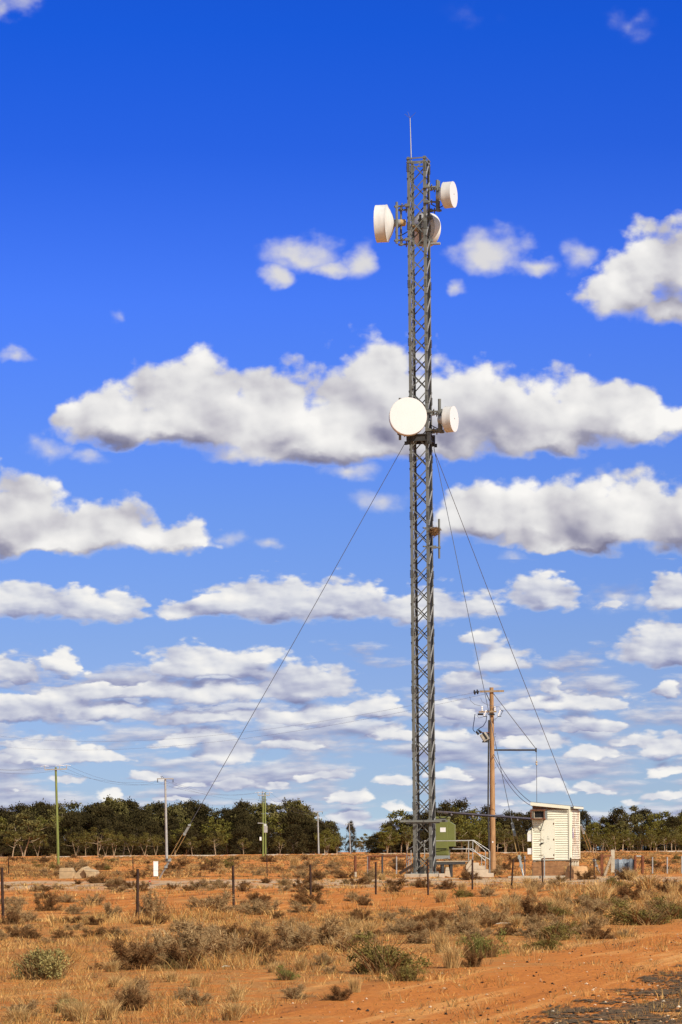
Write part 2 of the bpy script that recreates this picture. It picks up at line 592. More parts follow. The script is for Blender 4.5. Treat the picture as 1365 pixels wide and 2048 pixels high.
M_GREENWOOD = mat('green_treated_timber', (.15, .19, .045), .85, .2, 2.5, col2=(.24, .27, .08), stretch=(5, 5, .6))
M_CONC = mat('concrete', (.50, .43, .32), .9, .16, 2.6, bump=.2)
M_CONC_T = mat('stained_concrete', (.42, .30, .17), .95, .3, 2.2, bump=.5)
M_GREEN = mat('olive_green_paint', (.17, .185, .055), .5, .06, 2)
M_GREY = mat('grey_paint', (.26, .28, .27), .6, .1, 3)
M_POST = mat('dark_rusted_picket', (.045, .022, .014), .8, .5, 9)
M_PORC = mat('white_porcelain', (.8, .8, .8), .25, .03, 4)
M_BLACK = mat('black_rubber', (.012, .012, .013), .6, .2, 4)
M_PAPER = mat('white_sheet', (.85, .84, .82), .6, .03, 6)
M_ZINC = mat('corrugated_iron', (.30, .34, .38), .5, .25, 2.5, metal=.35)
M_NEST = mat('twig_nest', (.16, .085, .035), .95, .4, 20)


def cream_mat(name, wear, rust):
    """Cream paint over boards, flaking to grey timber and streaked with rust."""
    m = bpy.data.materials.new(name)
    m.use_nodes = True
    t = NT(m.node_tree)
    b = m.node_tree.nodes['Principled BSDF']
    co = t.new('ShaderNodeTexCoord').outputs['Object']
    base = t.ramp(t.noise(co, 3, 4), [(.3, (.79, .765, .60)), (.7, (.84, .82, .67))])
    fl = t.noise(t.v('MULTIPLY', co, (5, 5, 14)), 1.0, 6, .7)
    fac = t.smooth(fl, wear, wear + .06)
    c = t.mix(fac, base, (.36, .28, .17, 1))
    rs = t.noise(t.v('MULTIPLY', co, (4, 4, .9)), 1.2, 5, .6)
    c = t.mix(t.m('MULTIPLY', t.smooth(rs, rust, rust + .14), .75), c, (.42, .17, .05, 1))
    t.l.new(c, b.inputs['Base Color'])
    b.inputs['Roughness'].default_value = .6
    b.inputs['Specular IOR Level'].default_value = .25
    return m


M_CREAM = cream_mat('cream_weatherboard', .66, .72)
M_CREAM_W = cream_mat('worn_cream_weatherboard', .54, .46)
M_DOOR = mat('cream_door_paint', (.80, .785, .64), .5, .03, 3)


def brick_mat():
    m = bpy.data.materials.new('brown_brick')
    m.use_nodes = True
    t = NT(m.node_tree)
    b = m.node_tree.nodes['Principled BSDF']
    co = t.new('ShaderNodeTexCoord').outputs['Object']
    s = t.sep(co)
    br = t.new('ShaderNodeTexBrick')
    t.l.new(t.comb(t.m('ADD', s[0], s[1]), s[2], 0), br.inputs['Vector'])
    br.inputs['Scale'].default_value = 4.2
    br.inputs['Color1'].default_value = (.40, .20, .085, 1)
    br.inputs['Color2'].default_value = (.33, .16, .065, 1)
    br.inputs['Mortar'].default_value = (.27, .15, .075, 1)
    br.inputs['Mortar Size'].default_value = .018
    n = t.ramp(t.noise(co, 5, 5), [(.3, (.75, .75, .75)), (.7, (1.2, 1.2, 1.2))])
    t.l.new(t.mix(1.0, br.outputs[0], n, 'MULTIPLY'), b.inputs['Base Color'])
    b.inputs['Roughness'].default_value = .95
    return m


M_BRICK = brick_mat()


def soil_mat():
    m = bpy.data.materials.new('red_soil')
    m.use_nodes = True
    t = NT(m.node_tree)
    b = m.node_tree.nodes['Principled BSDF']
    g = t.new('ShaderNodeNewGeometry').outputs['Position']
    s = t.sep(g)
    gg = t.comb(s[0], t.m('MULTIPLY', s[1], .5), 0)
    n1 = t.noise(gg, .16, 5, .55)
    n2 = t.noise(g, 1.3, 6, .65)
    n3 = t.noise(g, 11, 5, .7)
    red = t.mix(n2, (.54, .165, .030, 1), (.74, .285, .064, 1))
    tan = t.mix(n2, (.26, .115, .035, 1), (.68, .37, .12, 1))
    # dead litter lies in patches, thicker beside the road and past the fence
    litter = t.smooth(t.m('ADD', t.m('MULTIPLY', n1, .75), t.m('MULTIPLY', n2, .45)), .63, .75)
    vx = t.m('SUBTRACT', s[0], t.m('MULTIPLY_ADD', s[1], .262, -.35 - .262 * 26))
    side = t.m('MULTIPLY', t.smooth(t.m('MULTIPLY_ADD', t.m('SUBTRACT', n2, .5), 3.0, vx), .6, -1.2), t.m('SUBTRACT', 1, t.smooth(s[1], 55, 75)))
    litter = t.m('MAXIMUM', litter, t.m('MULTIPLY', side, t.smooth(t.noise(g, 2.6, 6, .7), .40, .56)))
    strk = t.noise(t.comb(t.m('MULTIPLY', vx, 1.5), t.m('MULTIPLY', s[1], .10), 4.0), 1.0, 6, .6)
    red = t.mix(t.smooth(strk, .52, .66), red, (.80, .38, .115, 1))
    red = t.mix(t.m('MULTIPLY', t.smooth(strk, .46, .34), .8), red, (.40, .13, .03, 1))
    c = t.mix(t.m('MULTIPLY', litter, .75), red, tan)
    # the pale vehicle track past the fence
    wob = t.m('MULTIPLY', t.m('SUBTRACT', t.noise(gg, .35, 4, .6), .5), 26.0)
    yy = t.m('ADD', s[1], wob)
    trk = t.m('MULTIPLY', t.smooth(yy, 108, 122), t.m('SUBTRACT', 1, t.smooth(yy, 143, 156)))
    trk = t.m('MULTIPLY', trk, t.smooth(t.noise(t.comb(s[0], t.m('MULTIPLY', s[1], .22), 0), .9, 5, .7), .36, .52))
    c = t.mix(t.m('MULTIPLY', trk, .9), c, t.mix(n3, (.50, .35, .20, 1), (.66, .50, .32, 1)))
    # pale gravel formation before the trees
    far = t.m('MULTIPLY', t.smooth(s[1], 500, 508), t.m('SUBTRACT', 1, t.smooth(s[1], 545, 556)))
    far = t.m('MULTIPLY', far, t.smooth(t.noise(t.comb(s[0], 0, 0), .09, 5, .75), .47, .54))
    c = t.mix(far, c, (.72, .56, .38, 1))
    fleck = t.smooth(n3, .62, .72)
    c = t.mix(t.m('MULTIPLY', fleck, .55), c, (.62, .42, .22, 1))
    dark = t.smooth(t.noise(g, 6.3, 6, .75), .61, .70)
    c = t.mix(t.m('MULTIPLY', dark, .7), c, (.15, .07, .03, 1))
    t.l.new(c, b.inputs['Base Color'])
    b.inputs['Roughness'].default_value = .95
    b.inputs['Specular IOR Level'].default_value = .1
    bn = t.new('ShaderNodeBump')
    bn.inputs['Strength'].default_value = 1.0
    bn.inputs['Distance'].default_value = .10
    t.l.new(t.m('ADD', t.m('MULTIPLY', n3, .5), t.noise(g, 3.1, 6, .7)), bn.inputs['Height'])
    t.l.new(bn.outputs[0], b.inputs['Normal'])
    return m


# ------------------------------------------------------------------ ground, road
def np_mesh(name, V, Fc, material, col=None, smooth=False):
    """Mesh object from numpy vertices and an (n, k) face array, k = 3 or 4."""
    me = bpy.data.meshes.new(name)
    n, k = Fc.shape
    me.vertices.add(len(V))
    me.vertices.foreach_set('co', np.ascontiguousarray(V, dtype=np.float32).ravel())
    me.loops.add(n * k)
    me.loops.foreach_set('vertex_index', np.ascontiguousarray(Fc, dtype=np.int32).ravel())
    me.polygons.add(n)
    me.polygons.foreach_set('loop_start', np.arange(0, n * k, k, dtype=np.int32))
    try:
        me.polygons.foreach_set('loop_total', np.full(n, k, dtype=np.int32))
    except Exception:
        pass
    me.polygons.foreach_set('use_smooth', np.full(n, smooth))
    me.update(calc_edges=True)
    if col is not None:
        a = me.attributes.new('tint', 'FLOAT_COLOR', 'POINT')
        a.data.foreach_set('color', np.ascontiguousarray(np.concatenate([col, np.ones((len(col), 1))], 1), dtype=np.float32).ravel())
    me.materials.append(material)
    o = bpy.data.objects.new(name, me)
    C.objects.link(o)
    ORG[o.name] = Vector((0, 0, 0))
    return o


def build_ground():
    ys = np.concatenate([np.linspace(-120, 18, 24), 18 * (180 / 18) ** np.linspace(0, 1, 420)[1:], 180 * (9000 / 180) ** np.linspace(0, 1, 140)[1:]])
    ts = np.linspace(-1, 1, 401)
    ts = np.sign(ts) * np.abs(ts) ** 1.6
    Y, T = np.meshgrid(ys, ts, indexing='ij')
    X = T * (30 + 0.9 * np.abs(Y))
    Z = gz(X, Y)
    V = np.stack([X, Y, Z], -1).reshape(-1, 3)
    r, c = Y.shape
    i = np.arange(r - 1)[:, None] * c + np.arange(c - 1)[None, :]
    Fc = np.stack([i, i + 1, i + 1 + c, i + c], -1).reshape(-1, 4)
    o = np_mesh('ground', V, Fc, soil_mat(), smooth=True)
    o['kind'] = 'structure'
    o['label'] = 'red orange outback soil with dry litter and a pale track'


build_ground()


def vnoise(x, y, seed=0):
    """Cheap smooth value noise in numpy, 0..1."""
    xi, yi = np.floor(x).astype(np.int64), np.floor(y).astype(np.int64)
    xf, yf = x - xi, y - yi
    xf, yf = xf * xf * (3 - 2 * xf), yf * yf * (3 - 2 * yf)

    def h(a, b):
        n = (a * 374761393 + b * 668265263 + seed * 974711) & 0x7fffffff
        n = ((n ^ (n >> 13)) * 1274126177) & 0x7fffffff
        return ((n ^ (n >> 16)) & 0xffff) / 65535.0
    return (h(xi, yi) * (1 - xf) + h(xi + 1, yi) * xf) * (1 - yf) + (h(xi, yi + 1) * (1 - xf) + h(xi + 1, yi + 1) * xf) * yf


def fnoise(x, y, seed=0, oc=4):
    s, a, tot = 0, 1.0, 0
    for k in range(oc):
        s = s + a * vnoise(x * 2 ** k, y * 2 ** k, seed + k)
        tot += a
        a *= .55
    return s / tot


def road_edge(y):
    return 1.95 + .245 * (y - 23)


def verge_edge(y):
    return -.35 + .262 * (y - 26)


def build_road():
    st = .035
    ys = np.arange(14, 60, st * 1.6)
    xs = np.arange(-.6, 7.0, st)
    Y, T = np.meshgrid(ys, xs, indexing='ij')
    X = T + road_edge(Y)
    n = fnoise(X * 3.2, Y * 1.6, 5, 5)
    keep = (T * .5 + (n - .5) * 2.4 + (rng.random(X.shape) - .5) * .7 + .05) > 0.0
    V = np.stack([X, Y, gz(X, Y) + .006 + .006 * vnoise(X * 22, Y * 18, 3)], -1).reshape(-1, 3)
    r, c = Y.shape
    i = np.arange(r - 1)[:, None] * c + np.arange(c - 1)[None, :]
    Fc = np.stack([i, i + 1, i + 1 + c, i + c], -1)[keep[:-1, :-1]].reshape(-1, 4)
    m = bpy.data.materials.new('dark_road_gravel')
    m.use_nodes = True
    t = NT(m.node_tree)
    b = m.node_tree.nodes['Principled BSDF']
    g = t.new('ShaderNodeNewGeometry').outputs['Position']
    c1 = t.ramp(t.noise(g, 34, 4, .7), [(.32, (.035, .029, .024)), (.46, (.085, .064, .047)), (.60, (.28, .19, .11))])
    c2 = t.mix(t.m('MULTIPLY', t.smooth(t.noise(g, 2.6, 6, .75), .50, .64), .6), c1, (.46, .19, .06, 1))
    t.l.new(c2, b.inputs['Base Color'])
    b.inputs['Roughness'].default_value = 1.0
    b.inputs['Specular IOR Level'].default_value = 0.0
    bn = t.new('ShaderNodeBump')
    bn.inputs['Distance'].default_value = .03
    t.l.new(t.noise(g, 30, 4, .7), bn.inputs['Height'])
    t.l.new(bn.outputs[0], b.inputs['Normal'])
    o = np_mesh('gravel_road', V, Fc, m, smooth=True)
    o['kind'] = 'structure'
    o['label'] = 'crumbling dark gravel edge of the road'


build_road()


def build_stones():
    """Loose stones on the road edge and verge: nobody could count them."""
    N = 17000
    y = 22 + 40 * rng.random(N) ** 1.5
    x = verge_edge(y) + rng.random(N) ** .8 * 7.5 - .4
    keep = rng.random(N) < np.where(x > road_edge(y) - .3, 1, .2)
    x, y = x[keep], y[keep]
    N = len(x)
    s = .006 + .018 * rng.random(N) ** 3.6
    base = np.array([[1, 0, 0], [-1, 0, 0], [0, 1, 0], [0, -1, 0], [0, 0, 1], [0, 0, -1]], float)
    fc = np.array([[0, 2, 4], [2, 1, 4], [1, 3, 4], [3, 0, 4], [2, 0, 5], [1, 2, 5], [3, 1, 5], [0, 3, 5]])
    V = base[None] * (1 + .5 * (rng.random((N, 6, 1)) - .5)) + .35 * (rng.random((N, 6, 3)) - .5)
    V = V * s[:, None, None] * np.array([1, 1, .65])
    V[:, :, 0] += x[:, None]
    V[:, :, 1] += y[:, None]
    V[:, :, 2] += (gz(x, y) + s * .3)[:, None]
    pal = np.array([[.62, .46, .30], [.02, .017, .015], [.42, .19, .08], [.55, .36, .2], [.06, .045, .035], [.75, .62, .46]])
    col = pal[rng.choice(6, N, p=[.13, .36, .24, .13, .12, .02])]
    col = np.repeat(col[:, None], 6, 1)
    Fc = (fc[None] + (np.arange(N) * 6)[:, None, None]).reshape(-1, 3)
    o = np_mesh('gravel_stones', V.reshape(-1, 3), Fc, attr_mat('loose_stone'), col.reshape(-1, 3))
    o['kind'] = 'stuff'
    o['label'] = 'loose dark and pale stones scattered on the road verge'


build_stones()


# ------------------------------------------------------------------ dry grass and shrubs
def blades(cx, cy, cz, n_per, hgt, spread, lean, width, colA, colB, curve=.5, tipw=.25):
    """Blades for many tufts; all tuft arguments are arrays. Returns V, F, colour."""
    T = len(cx)
    idx = np.repeat(np.arange(T), n_per)
    N = len(idx)
    a = rng.random(N) * 2 * np.pi
    r = np.sqrt(rng.random(N)) * spread[idx]
    bx, by = cx[idx] + np.cos(a) * r, cy[idx] + np.sin(a) * r
    h = hgt[idx] * (.45 + .75 * rng.random(N))
    la = a + (rng.random(N) - .5) * 1.6
    ln = lean[idx] * (.3 + rng.random(N)) * h
    dx, dy = np.cos(la) * ln, np.sin(la) * ln
    w = width[idx] * (.6 + .8 * rng.random(N))
    ra = rng.random(N) * np.pi
    wx, wy = np.cos(ra) * w / 2, np.sin(ra) * w / 2
    z0 = cz[idx] - .015
    P = np.zeros((N, 6, 3))
    for j, (f, k) in enumerate(((0, 1.0), (.55, .85), (1.0, tipw))):
        px, py = bx + dx * f ** (1 + curve * 1.2), by + dy * f ** (1 + curve * 1.2)
        pz = z0 + h * (f - .25 * curve * f * f)
        P[:, 2 * j] = np.stack([px - wx * k, py - wy * k, pz], -1)
        P[:, 2 * j + 1] = np.stack([px + wx * k, py + wy * k, pz], -1)
    f = np.array([[0, 1, 3, 2], [2, 3, 5, 4]])
    Fc = (f[None] + (np.arange(N) * 6)[:, None, None]).reshape(-1, 4)
    u = rng.random((N, 1))
    col = colA[idx] * (1 - u) + colB[idx] * u
    col = col * (.42 + 1.0 * rng.random((N, 1)))
    col = np.repeat(col[:, None], 6, 1).reshape(-1, 3)
    return P.reshape(-1, 3), Fc, col


M_PLANT = attr_mat('dry_plant', trans=.12)
STRAW = np.array([.55, .305, .09])
PALE = np.array([.74, .49, .19])
GREYB = np.array([.30, .195, .09])
BROWN = np.array([.24, .115, .042])
RUSTY = np.array([.44, .19, .05])
OLIVE = np.array([.23, .18, .05])
SAGE = np.array([.29, .24, .088])


def build_grass():
    parts = []

    def emit(N, y0, y1, pw, prob, n_per, hmul, lo, lean=0.3):
        y = y0 + (y1 - y0) * rng.random(N) ** pw
        x = (rng.random(N) * 2 - 1) * (.135 * y + 1.5)
        k = rng.random(N) < prob(x, y)
        x, y = x[k], y[k]
        n = len(x)
        kind = rng.random(n) + .5 * (fnoise(x * .5, y * .25, 21) - .5)
        A, B = np.zeros((n, 3)), np.zeros((n, 3))
        for lim0, lim1, a, b in lo:
            q = (kind >= lim0) & (kind < lim1)
            A[q], B[q] = a, b
        h = hmul * (.5 + rng.random(n)) * (.6 + .8 * fnoise(x * .3, y * .15, 4))
        wd = np.maximum(.0045, y / 2750 * .42)
        parts.append(blades(x, y, gz(x, y), n_per, h, (h if lean < 1 else h * 5) * (.5 + .5 * rng.random(n)), lean + .9 * rng.random(n), wd, A, B, .5))

    MIX = [(-9, .28, STRAW, PALE), (.28, .52, GREYB, STRAW), (.52, .70, RUSTY, STRAW), (.70, .88, BROWN, GREYB), (.88, 9, OLIVE, GREYB)]
    LIT = [(-9, .35, BROWN * .6, GREYB * .7), (.35, .6, GREYB, STRAW), (.6, .8, PALE, STRAW), (.8, 9, BROWN * .8, RUSTY)]
    MIXD = [(-9, .14, STRAW, PALE), (.14, .48, GREYB, STRAW), (.48, .66, RUSTY * .85, GREYB), (.66, .92, BROWN, GREYB), (.92, 9, OLIVE, GREYB)]

    def bare(x, y):       # the open verge beside the road
        return 1 - sst(-.35, .25, x - verge_edge(y) + (fnoise(x * .9, y * .5, 8) - .5) * 1.6) * .93

    emit(16000, 21, 66, 1.35, lambda x, y: bare(x, y) * sst(.35, .60, fnoise(x * .8, y * .45, 31)) * .95, 13, .085, MIX)
    emit(11000, 21, 72, 1.2, lambda x, y: (1 - .75 * sst(-.3, .5, x - verge_edge(y))) * sst(.36, .58, fnoise(x * 1.1, y * .6, 91)), 9, .035, LIT, 2.2)
    emit(3000, 34, 68, 1.0, lambda x, y: bare(x, y) * sst(.50, .66, fnoise(x * .6 + 7, y * .22, 17)), 22, .20, MIX)
    emit(5000, 22, 60, 1.0, lambda x, y: .85 * sst(-.5, .5, x - verge_edge(y)) * sst(.50, .66, fnoise(x * .9 + 3, y * .35, 77)), 12, .07, MIX)
    emit(6500, 58, 118, 1.0, lambda x, y: bare(x, y) * (.10 + .9 * sst(.0, .5, x / y * 8 - .25)) * sst(.38, .6, fnoise(x * .45, y * .12, 13)), 18, .20, MIX)
    emit(2200, 62, 120, 1.0, lambda x, y: .7 * sst(.46, .66, fnoise(x * .5, y * .2, 63)), 10, .10, MIX)
    emit(5000, 108, 170, 1.0, lambda x, y: .5 * sst(.42, .62, fnoise(x * .22, y * .2, 23)), 12, .11, MIX)
    emit(22000, 158, 500, 1.0, lambda x, y: .12 + .88 * sst(.44, .62, fnoise(x * .16, y * .035, 29)), 16, .21, MIXD)
    V, Fc, col, o = [], [], [], 0
    for v, f, c in parts:
        V.append(v); Fc.append(f + o); col.append(c)
        o += len(v)
    g = np_mesh('dry_grass', np.concatenate(V), np.concatenate(Fc), M_PLANT, np.concatenate(col))
    g['kind'] = 'stuff'
    g['label'] = 'dry straw and brown grass over the red plain'


build_grass()


def shrub_mesh(name, kind, seed):
    """One shrub about 1 m wide and 0.6 m high, centred on its root."""
    global rng
    keep, rng = rng, np.random.default_rng(seed)
    Vs, Fs, Cs, o = [], [], [], 0

    def addp(v, f, c):
        nonlocal o
        Vs.append(v); Fs.append(f + o); Cs.append(c)
        o += len(v)
    def segs(p0, p1, w, col):
        n = len(p0)
        d = p1 - p0
        sd = np.cross(d, rng.normal(0, 1, (n, 3)))
        sd /= np.maximum(np.linalg.norm(sd, axis=1, keepdims=True), 1e-9)
        sd = sd * w / 2
        V = np.stack([p0 - sd, p0 + sd, p1 + sd * .6, p1 - sd * .6], 1)
        addp(V.reshape(-1, 3), np.arange(n * 4).reshape(n, 4), np.repeat(col[:, None], 4, 1).reshape(-1, 3))

    def unit(v):
        return v / np.maximum(np.linalg.norm(v, axis=1, keepdims=True), 1e-9)

    if kind in ('twig', 'dark'):
        A, B = (np.array([.23, .135, .058]), np.array([.54, .37, .18])) if kind == 'twig' else (np.array([.11, .055, .022]), np.array([.31, .165, .066]))
        ns, npt = 22, 7
        az = rng.random(ns) * 6.283
        elv = np.radians(18 + 62 * rng.random(ns))
        ln = .30 + .28 * rng.random(ns)
        root = np.stack([np.cos(az), np.sin(az), 0 * az], -1) * .10 * rng.random((ns, 1)) + rng.normal(0, .05, (ns, 3)) * np.array([1, 1, 0])
        dr = np.stack([np.cos(az) * np.cos(elv), np.sin(az) * np.cos(elv), np.sin(elv)], -1)
        p = root
        for k in range(npt):
            dr = unit(dr + rng.normal(0, .22, (ns, 3)))
            q = p + dr * (ln / npt)[:, None]
            q[:, 2] = np.abs(q[:, 2])
            u = rng.random((ns, 1))
            segs(p, q, .013, A * (1 - u) + B * u)
            nt_ = 15
            t0 = np.repeat(p, nt_, 0) + np.repeat(q - p, nt_, 0) * rng.random((ns * nt_, 1))
            td = unit(np.repeat(dr, nt_, 0) * .7 + rng.normal(0, .75, (ns * nt_, 3)) + np.array([0, 0, .15]))
            tl = (.05 + .11 * rng.random((ns * nt_, 1))) * (.5 + .5 * (k + 1) / npt)
            t1_ = t0 + td * tl
            t1_[:, 2] = np.abs(t1_[:, 2])
            u = rng.random((ns * nt_, 1))
            segs(t0, t1_, .008, (A * (1 - u) + B * u) * (.7 + .6 * rng.random((ns * nt_, 1))))
            t2_ = np.repeat(t0, 3, 0) + np.repeat(t1_ - t0, 3, 0) * rng.random((ns * nt_ * 3, 1))
            td2 = unit(np.repeat(td, 3, 0) * .5 + rng.normal(0, .8, (ns * nt_ * 3, 3)))
            t3_ = t2_ + td2 * (.02 + .05 * rng.random((len(t2_), 1)))
            t3_[:, 2] = np.abs(t3_[:, 2])
            u = rng.random((len(t2_), 1))
            segs(t2_, t3_, .007, (A * (1 - u) + B * u) * (.7 + .6 * rng.random((len(t2_), 1))))
            p = q
    elif kind == 'tussock':
        K = 9
        a = rng.random(K) * 2 * np.pi
        r = np.sqrt(rng.random(K)) * .2
        addp(*blades(np.cos(a) * r, np.sin(a) * r, np.zeros(K), 60, .42 + .2 * rng.random(K), np.full(K, .09), .25 + .6 * rng.random(K), np.full(K, .011), np.tile(GREYB * 1.5, (K, 1)), np.tile(PALE, (K, 1)), .6, .2))
    else:
        A, B = {'sage': (SAGE * .75, SAGE * 1.45), 'olive': (OLIVE * .55, OLIVE * 1.15), 'green': (np.array([.14, .14, .035]), np.array([.30, .28, .08]))}[kind]
        K = 14
        a = rng.random(K) * 2 * np.pi
        r = np.sqrt(rng.random(K)) * .25
        addp(*blades(np.cos(a) * r, np.sin(a) * r, np.zeros(K), 14, .36 + .15 * rng.random(K), np.full(K, .06), .6 + .8 * rng.random(K), np.full(K, .011), np.tile(GREYB, (K, 1)), np.tile(BROWN, (K, 1)), .4, .4))
        # leaf sprays over several unequal lobes with hollows between them
        nl = 7
        lc = np.stack([rng.normal(0, .20, nl), rng.normal(0, .20, nl), .04 + .12 * rng.random(nl)], -1)
        lr = .13 + .15 * rng.random(nl)
        K = 105
        li = rng.integers(0, nl, K)
        dv = unit(rng.normal(0, 1, (K, 3)) + np.array([0, 0, .35]))
        ctr = lc[li] + dv * (lr[li] * (.55 + .55 * rng.random(K)))[:, None] * np.array([1, 1, 1.15])
        ctr[:, 2] = np.abs(ctr[:, 2])
        # bare twigs that stick out
        tw = ctr[:40]
        segs(tw * np.array([.5, .5, .4]), tw * (1.05 + .25 * rng.random((40, 1))), .008, np.tile(GREYB, (40, 1)))
        N = 46
        idx = np.repeat(np.arange(K), N)
        n = len(idx)
        p = ctr[idx] + rng.normal(0, 1, (n, 3)) * (np.array([.040, .040, .032]) * (.6 + .8 * rng.random(K))[idx][:, None])
        p[:, 2] = np.abs(p[:, 2])
        u = rng.normal(0, 1, (n, 3)); u /= np.linalg.norm(u, axis=1, keepdims=True)
        w = np.cross(u, rng.normal(0, 1, (n, 3))); w /= np.linalg.norm(w, axis=1, keepdims=True)
        L, W = (.013 + .014 * rng.random((n, 1))), .006 + .005 * rng.random((n, 1))
        V = np.stack([p - u * L, p + w * W, p + u * L, p - w * W], 1)
        f = np.arange(n * 4).reshape(n, 4)
        uu = rng.random((n, 1))
        c = (A * (1 - uu) + B * uu) * (.8 + .4 * rng.random(K))[idx][:, None]
        addp(V.reshape(-1, 3), f, np.repeat(c[:, None], 4, 1).reshape(-1, 3))
    rng = keep
    o_ = np_mesh(name, np.concatenate(Vs), np.concatenate(Fs), M_PLANT, np.concatenate(Cs))
    return o_


SHRUB = {}
NAMES = {'twig': 'twiggy_shrub', 'dark': 'dead_shrub', 'tussock': 'grass_tussock', 'sage': 'saltbush', 'olive': 'bluebush', 'green': 'green_bush'}
CATS = {'twig': 'shrub', 'dark': 'shrub', 'tussock': 'grass tussock', 'sage': 'bush', 'olive': 'bush', 'green': 'bush'}
for kd in NAMES:
    SHRUB[kd] = [shrub_mesh(NAMES[kd], kd, 100 + i * 7 + len(kd)) for i in range(2)]
SHRUB_USED = set()


def put_shrub(kind, x, y, wpx, hpx, label, group, var=None):
    p = ground_at(x, y)
    mpp = p.y / F_PX
    src = SHRUB[kind][random.randrange(2) if var is None else var]
    if src.name in SHRUB_USED:
        o = src.copy()
        C.objects.link(o)
    else:
        o = src
        SHRUB_USED.add(src.name)
    o.location = p
    o.rotation_euler = (0, 0, random.uniform(0, 6.28))
    w = wpx * mpp
    h = hpx * mpp / .56
    k = {'twig': 1.3, 'dark': 1.3, 'tussock': 1.0}.get(kind, 1.18)
    o.scale = (w * k, w * k, h)
    tag(o, label, CATS[kind], group)


G_BIG = 'large bushes in the foreground'
# (kind, x, base y, width, height, label) read from the photo
for s in [
    ('sage', 88, 1958, 128, 82, 'pale sage green saltbush, widest green bush at the lower left'),
    ('olive', 775, 1948, 150, 96, 'big dark olive bush at lower centre, the tallest in the foreground'),
    ('olive', 806, 1962, 66, 44, 'small dark olive bush tucked against the front of the big olive bush'),
    ('green', 968, 1915, 72, 68, 'bright green weedy bush standing among pale grass tussocks'),
    ('dark', 950, 1934, 42, 48, 'narrow dark brown dead shrub just in front of the bright green bush'),
    ('dark', 268, 1938, 120, 72, 'low dark brown shrub at the left end of the long grey thicket'),
    ('twig', 385, 1925, 130, 92, 'bleached grey twiggy shrub in the middle of the long thicket'),
    ('dark', 360, 1936, 100, 58, 'rusty brown shrub in front of the bleached grey twiggy shrub'),
    ('twig', 312, 1932, 96, 74, 'grey shrub between the low dark brown shrub and the bleached grey one'),
    ('twig', 450, 1918, 90, 70, 'pale twiggy shrub at the right end of the long grey thicket'),
    ('twig', 415, 1905, 100, 60, 'low grey twigs behind the bleached grey twiggy shrub'),
    ('dark', 512, 1912, 84, 62, 'dark rust brown shrub right of the long grey thicket'),
    ('twig', 585, 1898, 100, 62, 'sparse brown twiggy shrub between the rust brown shrub and lower centre'),
    ('twig', 640, 1890, 80, 64, 'grey brown shrub behind and left of the big olive bush'),
    ('twig', 436, 1824, 78, 46, 'grey brown shrub growing left of the third fence post from the left'),
    ('twig', 302, 1832, 56, 58, 'upright grey twiggy shrub growing right against the second fence post from the left'),
    ('twig', 222, 1838, 46, 38, 'small twiggy shrub on bare red soil left of the second fence post'),
    ('dark', 92, 1822, 44, 40, 'small dark shrub with a black hollow, right of the leftmost fence post'),
    ('twig', 30, 1838, 56, 48, 'grey shrub at the foot of the leftmost fence post'),
    ('dark', 612, 1806, 40, 16, 'small rusty shrub at the foot of the fourth fence post from the left'),
    ('dark', 622, 1784, 60, 18, 'dark rusty shrub behind the fourth fence post from the left'),
    ('dark', 1258, 1800, 84, 34, 'low blackish brushwood mound on the right among pale grass'),
    ('dark', 1342, 1790, 64, 36, 'blackish shrub at the right end of the pale grass belt'),
    ('twig', 988, 1848, 62, 46, 'shrub with arching dark twigs right of centre'),
    ('dark', 1062, 1838, 66, 50, 'bushy brown shrub right of the one with arching twigs'),
    ('twig', 935, 1852, 56, 44, 'pale grey shrub left of the one with arching twigs'),
    ('olive', 1290, 1850, 120, 52, 'broad dry olive shrub on the right near the open verge'),
    ('olive', 1345, 1838, 96, 52, 'dry olive shrub cut by the right edge of the picture'),
    ('olive', 1115, 1880, 90, 48, 'faded olive shrub near the verge, right of the bright green bush'),
    ('olive', 1085, 1900, 70, 36, 'flat olive shrub in front of the faded olive shrub near the verge'),
    ('tussock', 905, 1936, 64, 56, 'pale tussock between the big olive bush and the narrow dead shrub'),
    ('tussock', 880, 1905, 56, 52, 'pale tussock behind the big olive bush'),
    ('tussock', 1200, 1808, 90, 44, 'pale feathery tussock left of the blackish brushwood mound'),
    ('tussock', 1290, 1778, 96, 36, 'pale feathery tussock behind the blackish brushwood mound'),
    ('tussock', 1125, 1806, 70, 36, 'pale tussock by itself right of the third fence post from the right'),
    ('tussock', 470, 2040, 80, 44, 'grey topped tussock at the bottom edge left of centre'),
    ('tussock', 710, 1985, 44, 34, 'small grey tussock below and left of the big olive bush'),
    ('twig', 270, 2005, 64, 44, 'small brown twiggy shrub among straw at the lower left'),
    ('dark', 680, 2000, 56, 34, 'small dark shrub at the edge of the bare verge at lower centre'),
    ('green', 575, 1960, 46, 34, 'small grey green weed among straw left of the big olive bush'),
    ('sage', 130, 2025, 60, 36, 'small dull green bush near the bottom left corner'),
]:
    put_shrub(s[0], s[1], s[2], s[3], s[4], s[5], None)

# the many like ones
SMALL = {'twig': ('small grey brown twiggy shrub, one of many alike over the red soil', 'small twiggy shrubs over the plain'),
         'dark': ('small dark rusty shrub, one of many alike over the red soil', 'small dark rusty shrubs over the plain'),
         'tussock': ('small pale straw tussock, one of many alike over the plain', 'small straw tussocks over the plain'),
         'olive': ('small dull olive shrub, one of many alike over the plain', 'small olive shrubs over the plain')}
rs = random.Random(5)


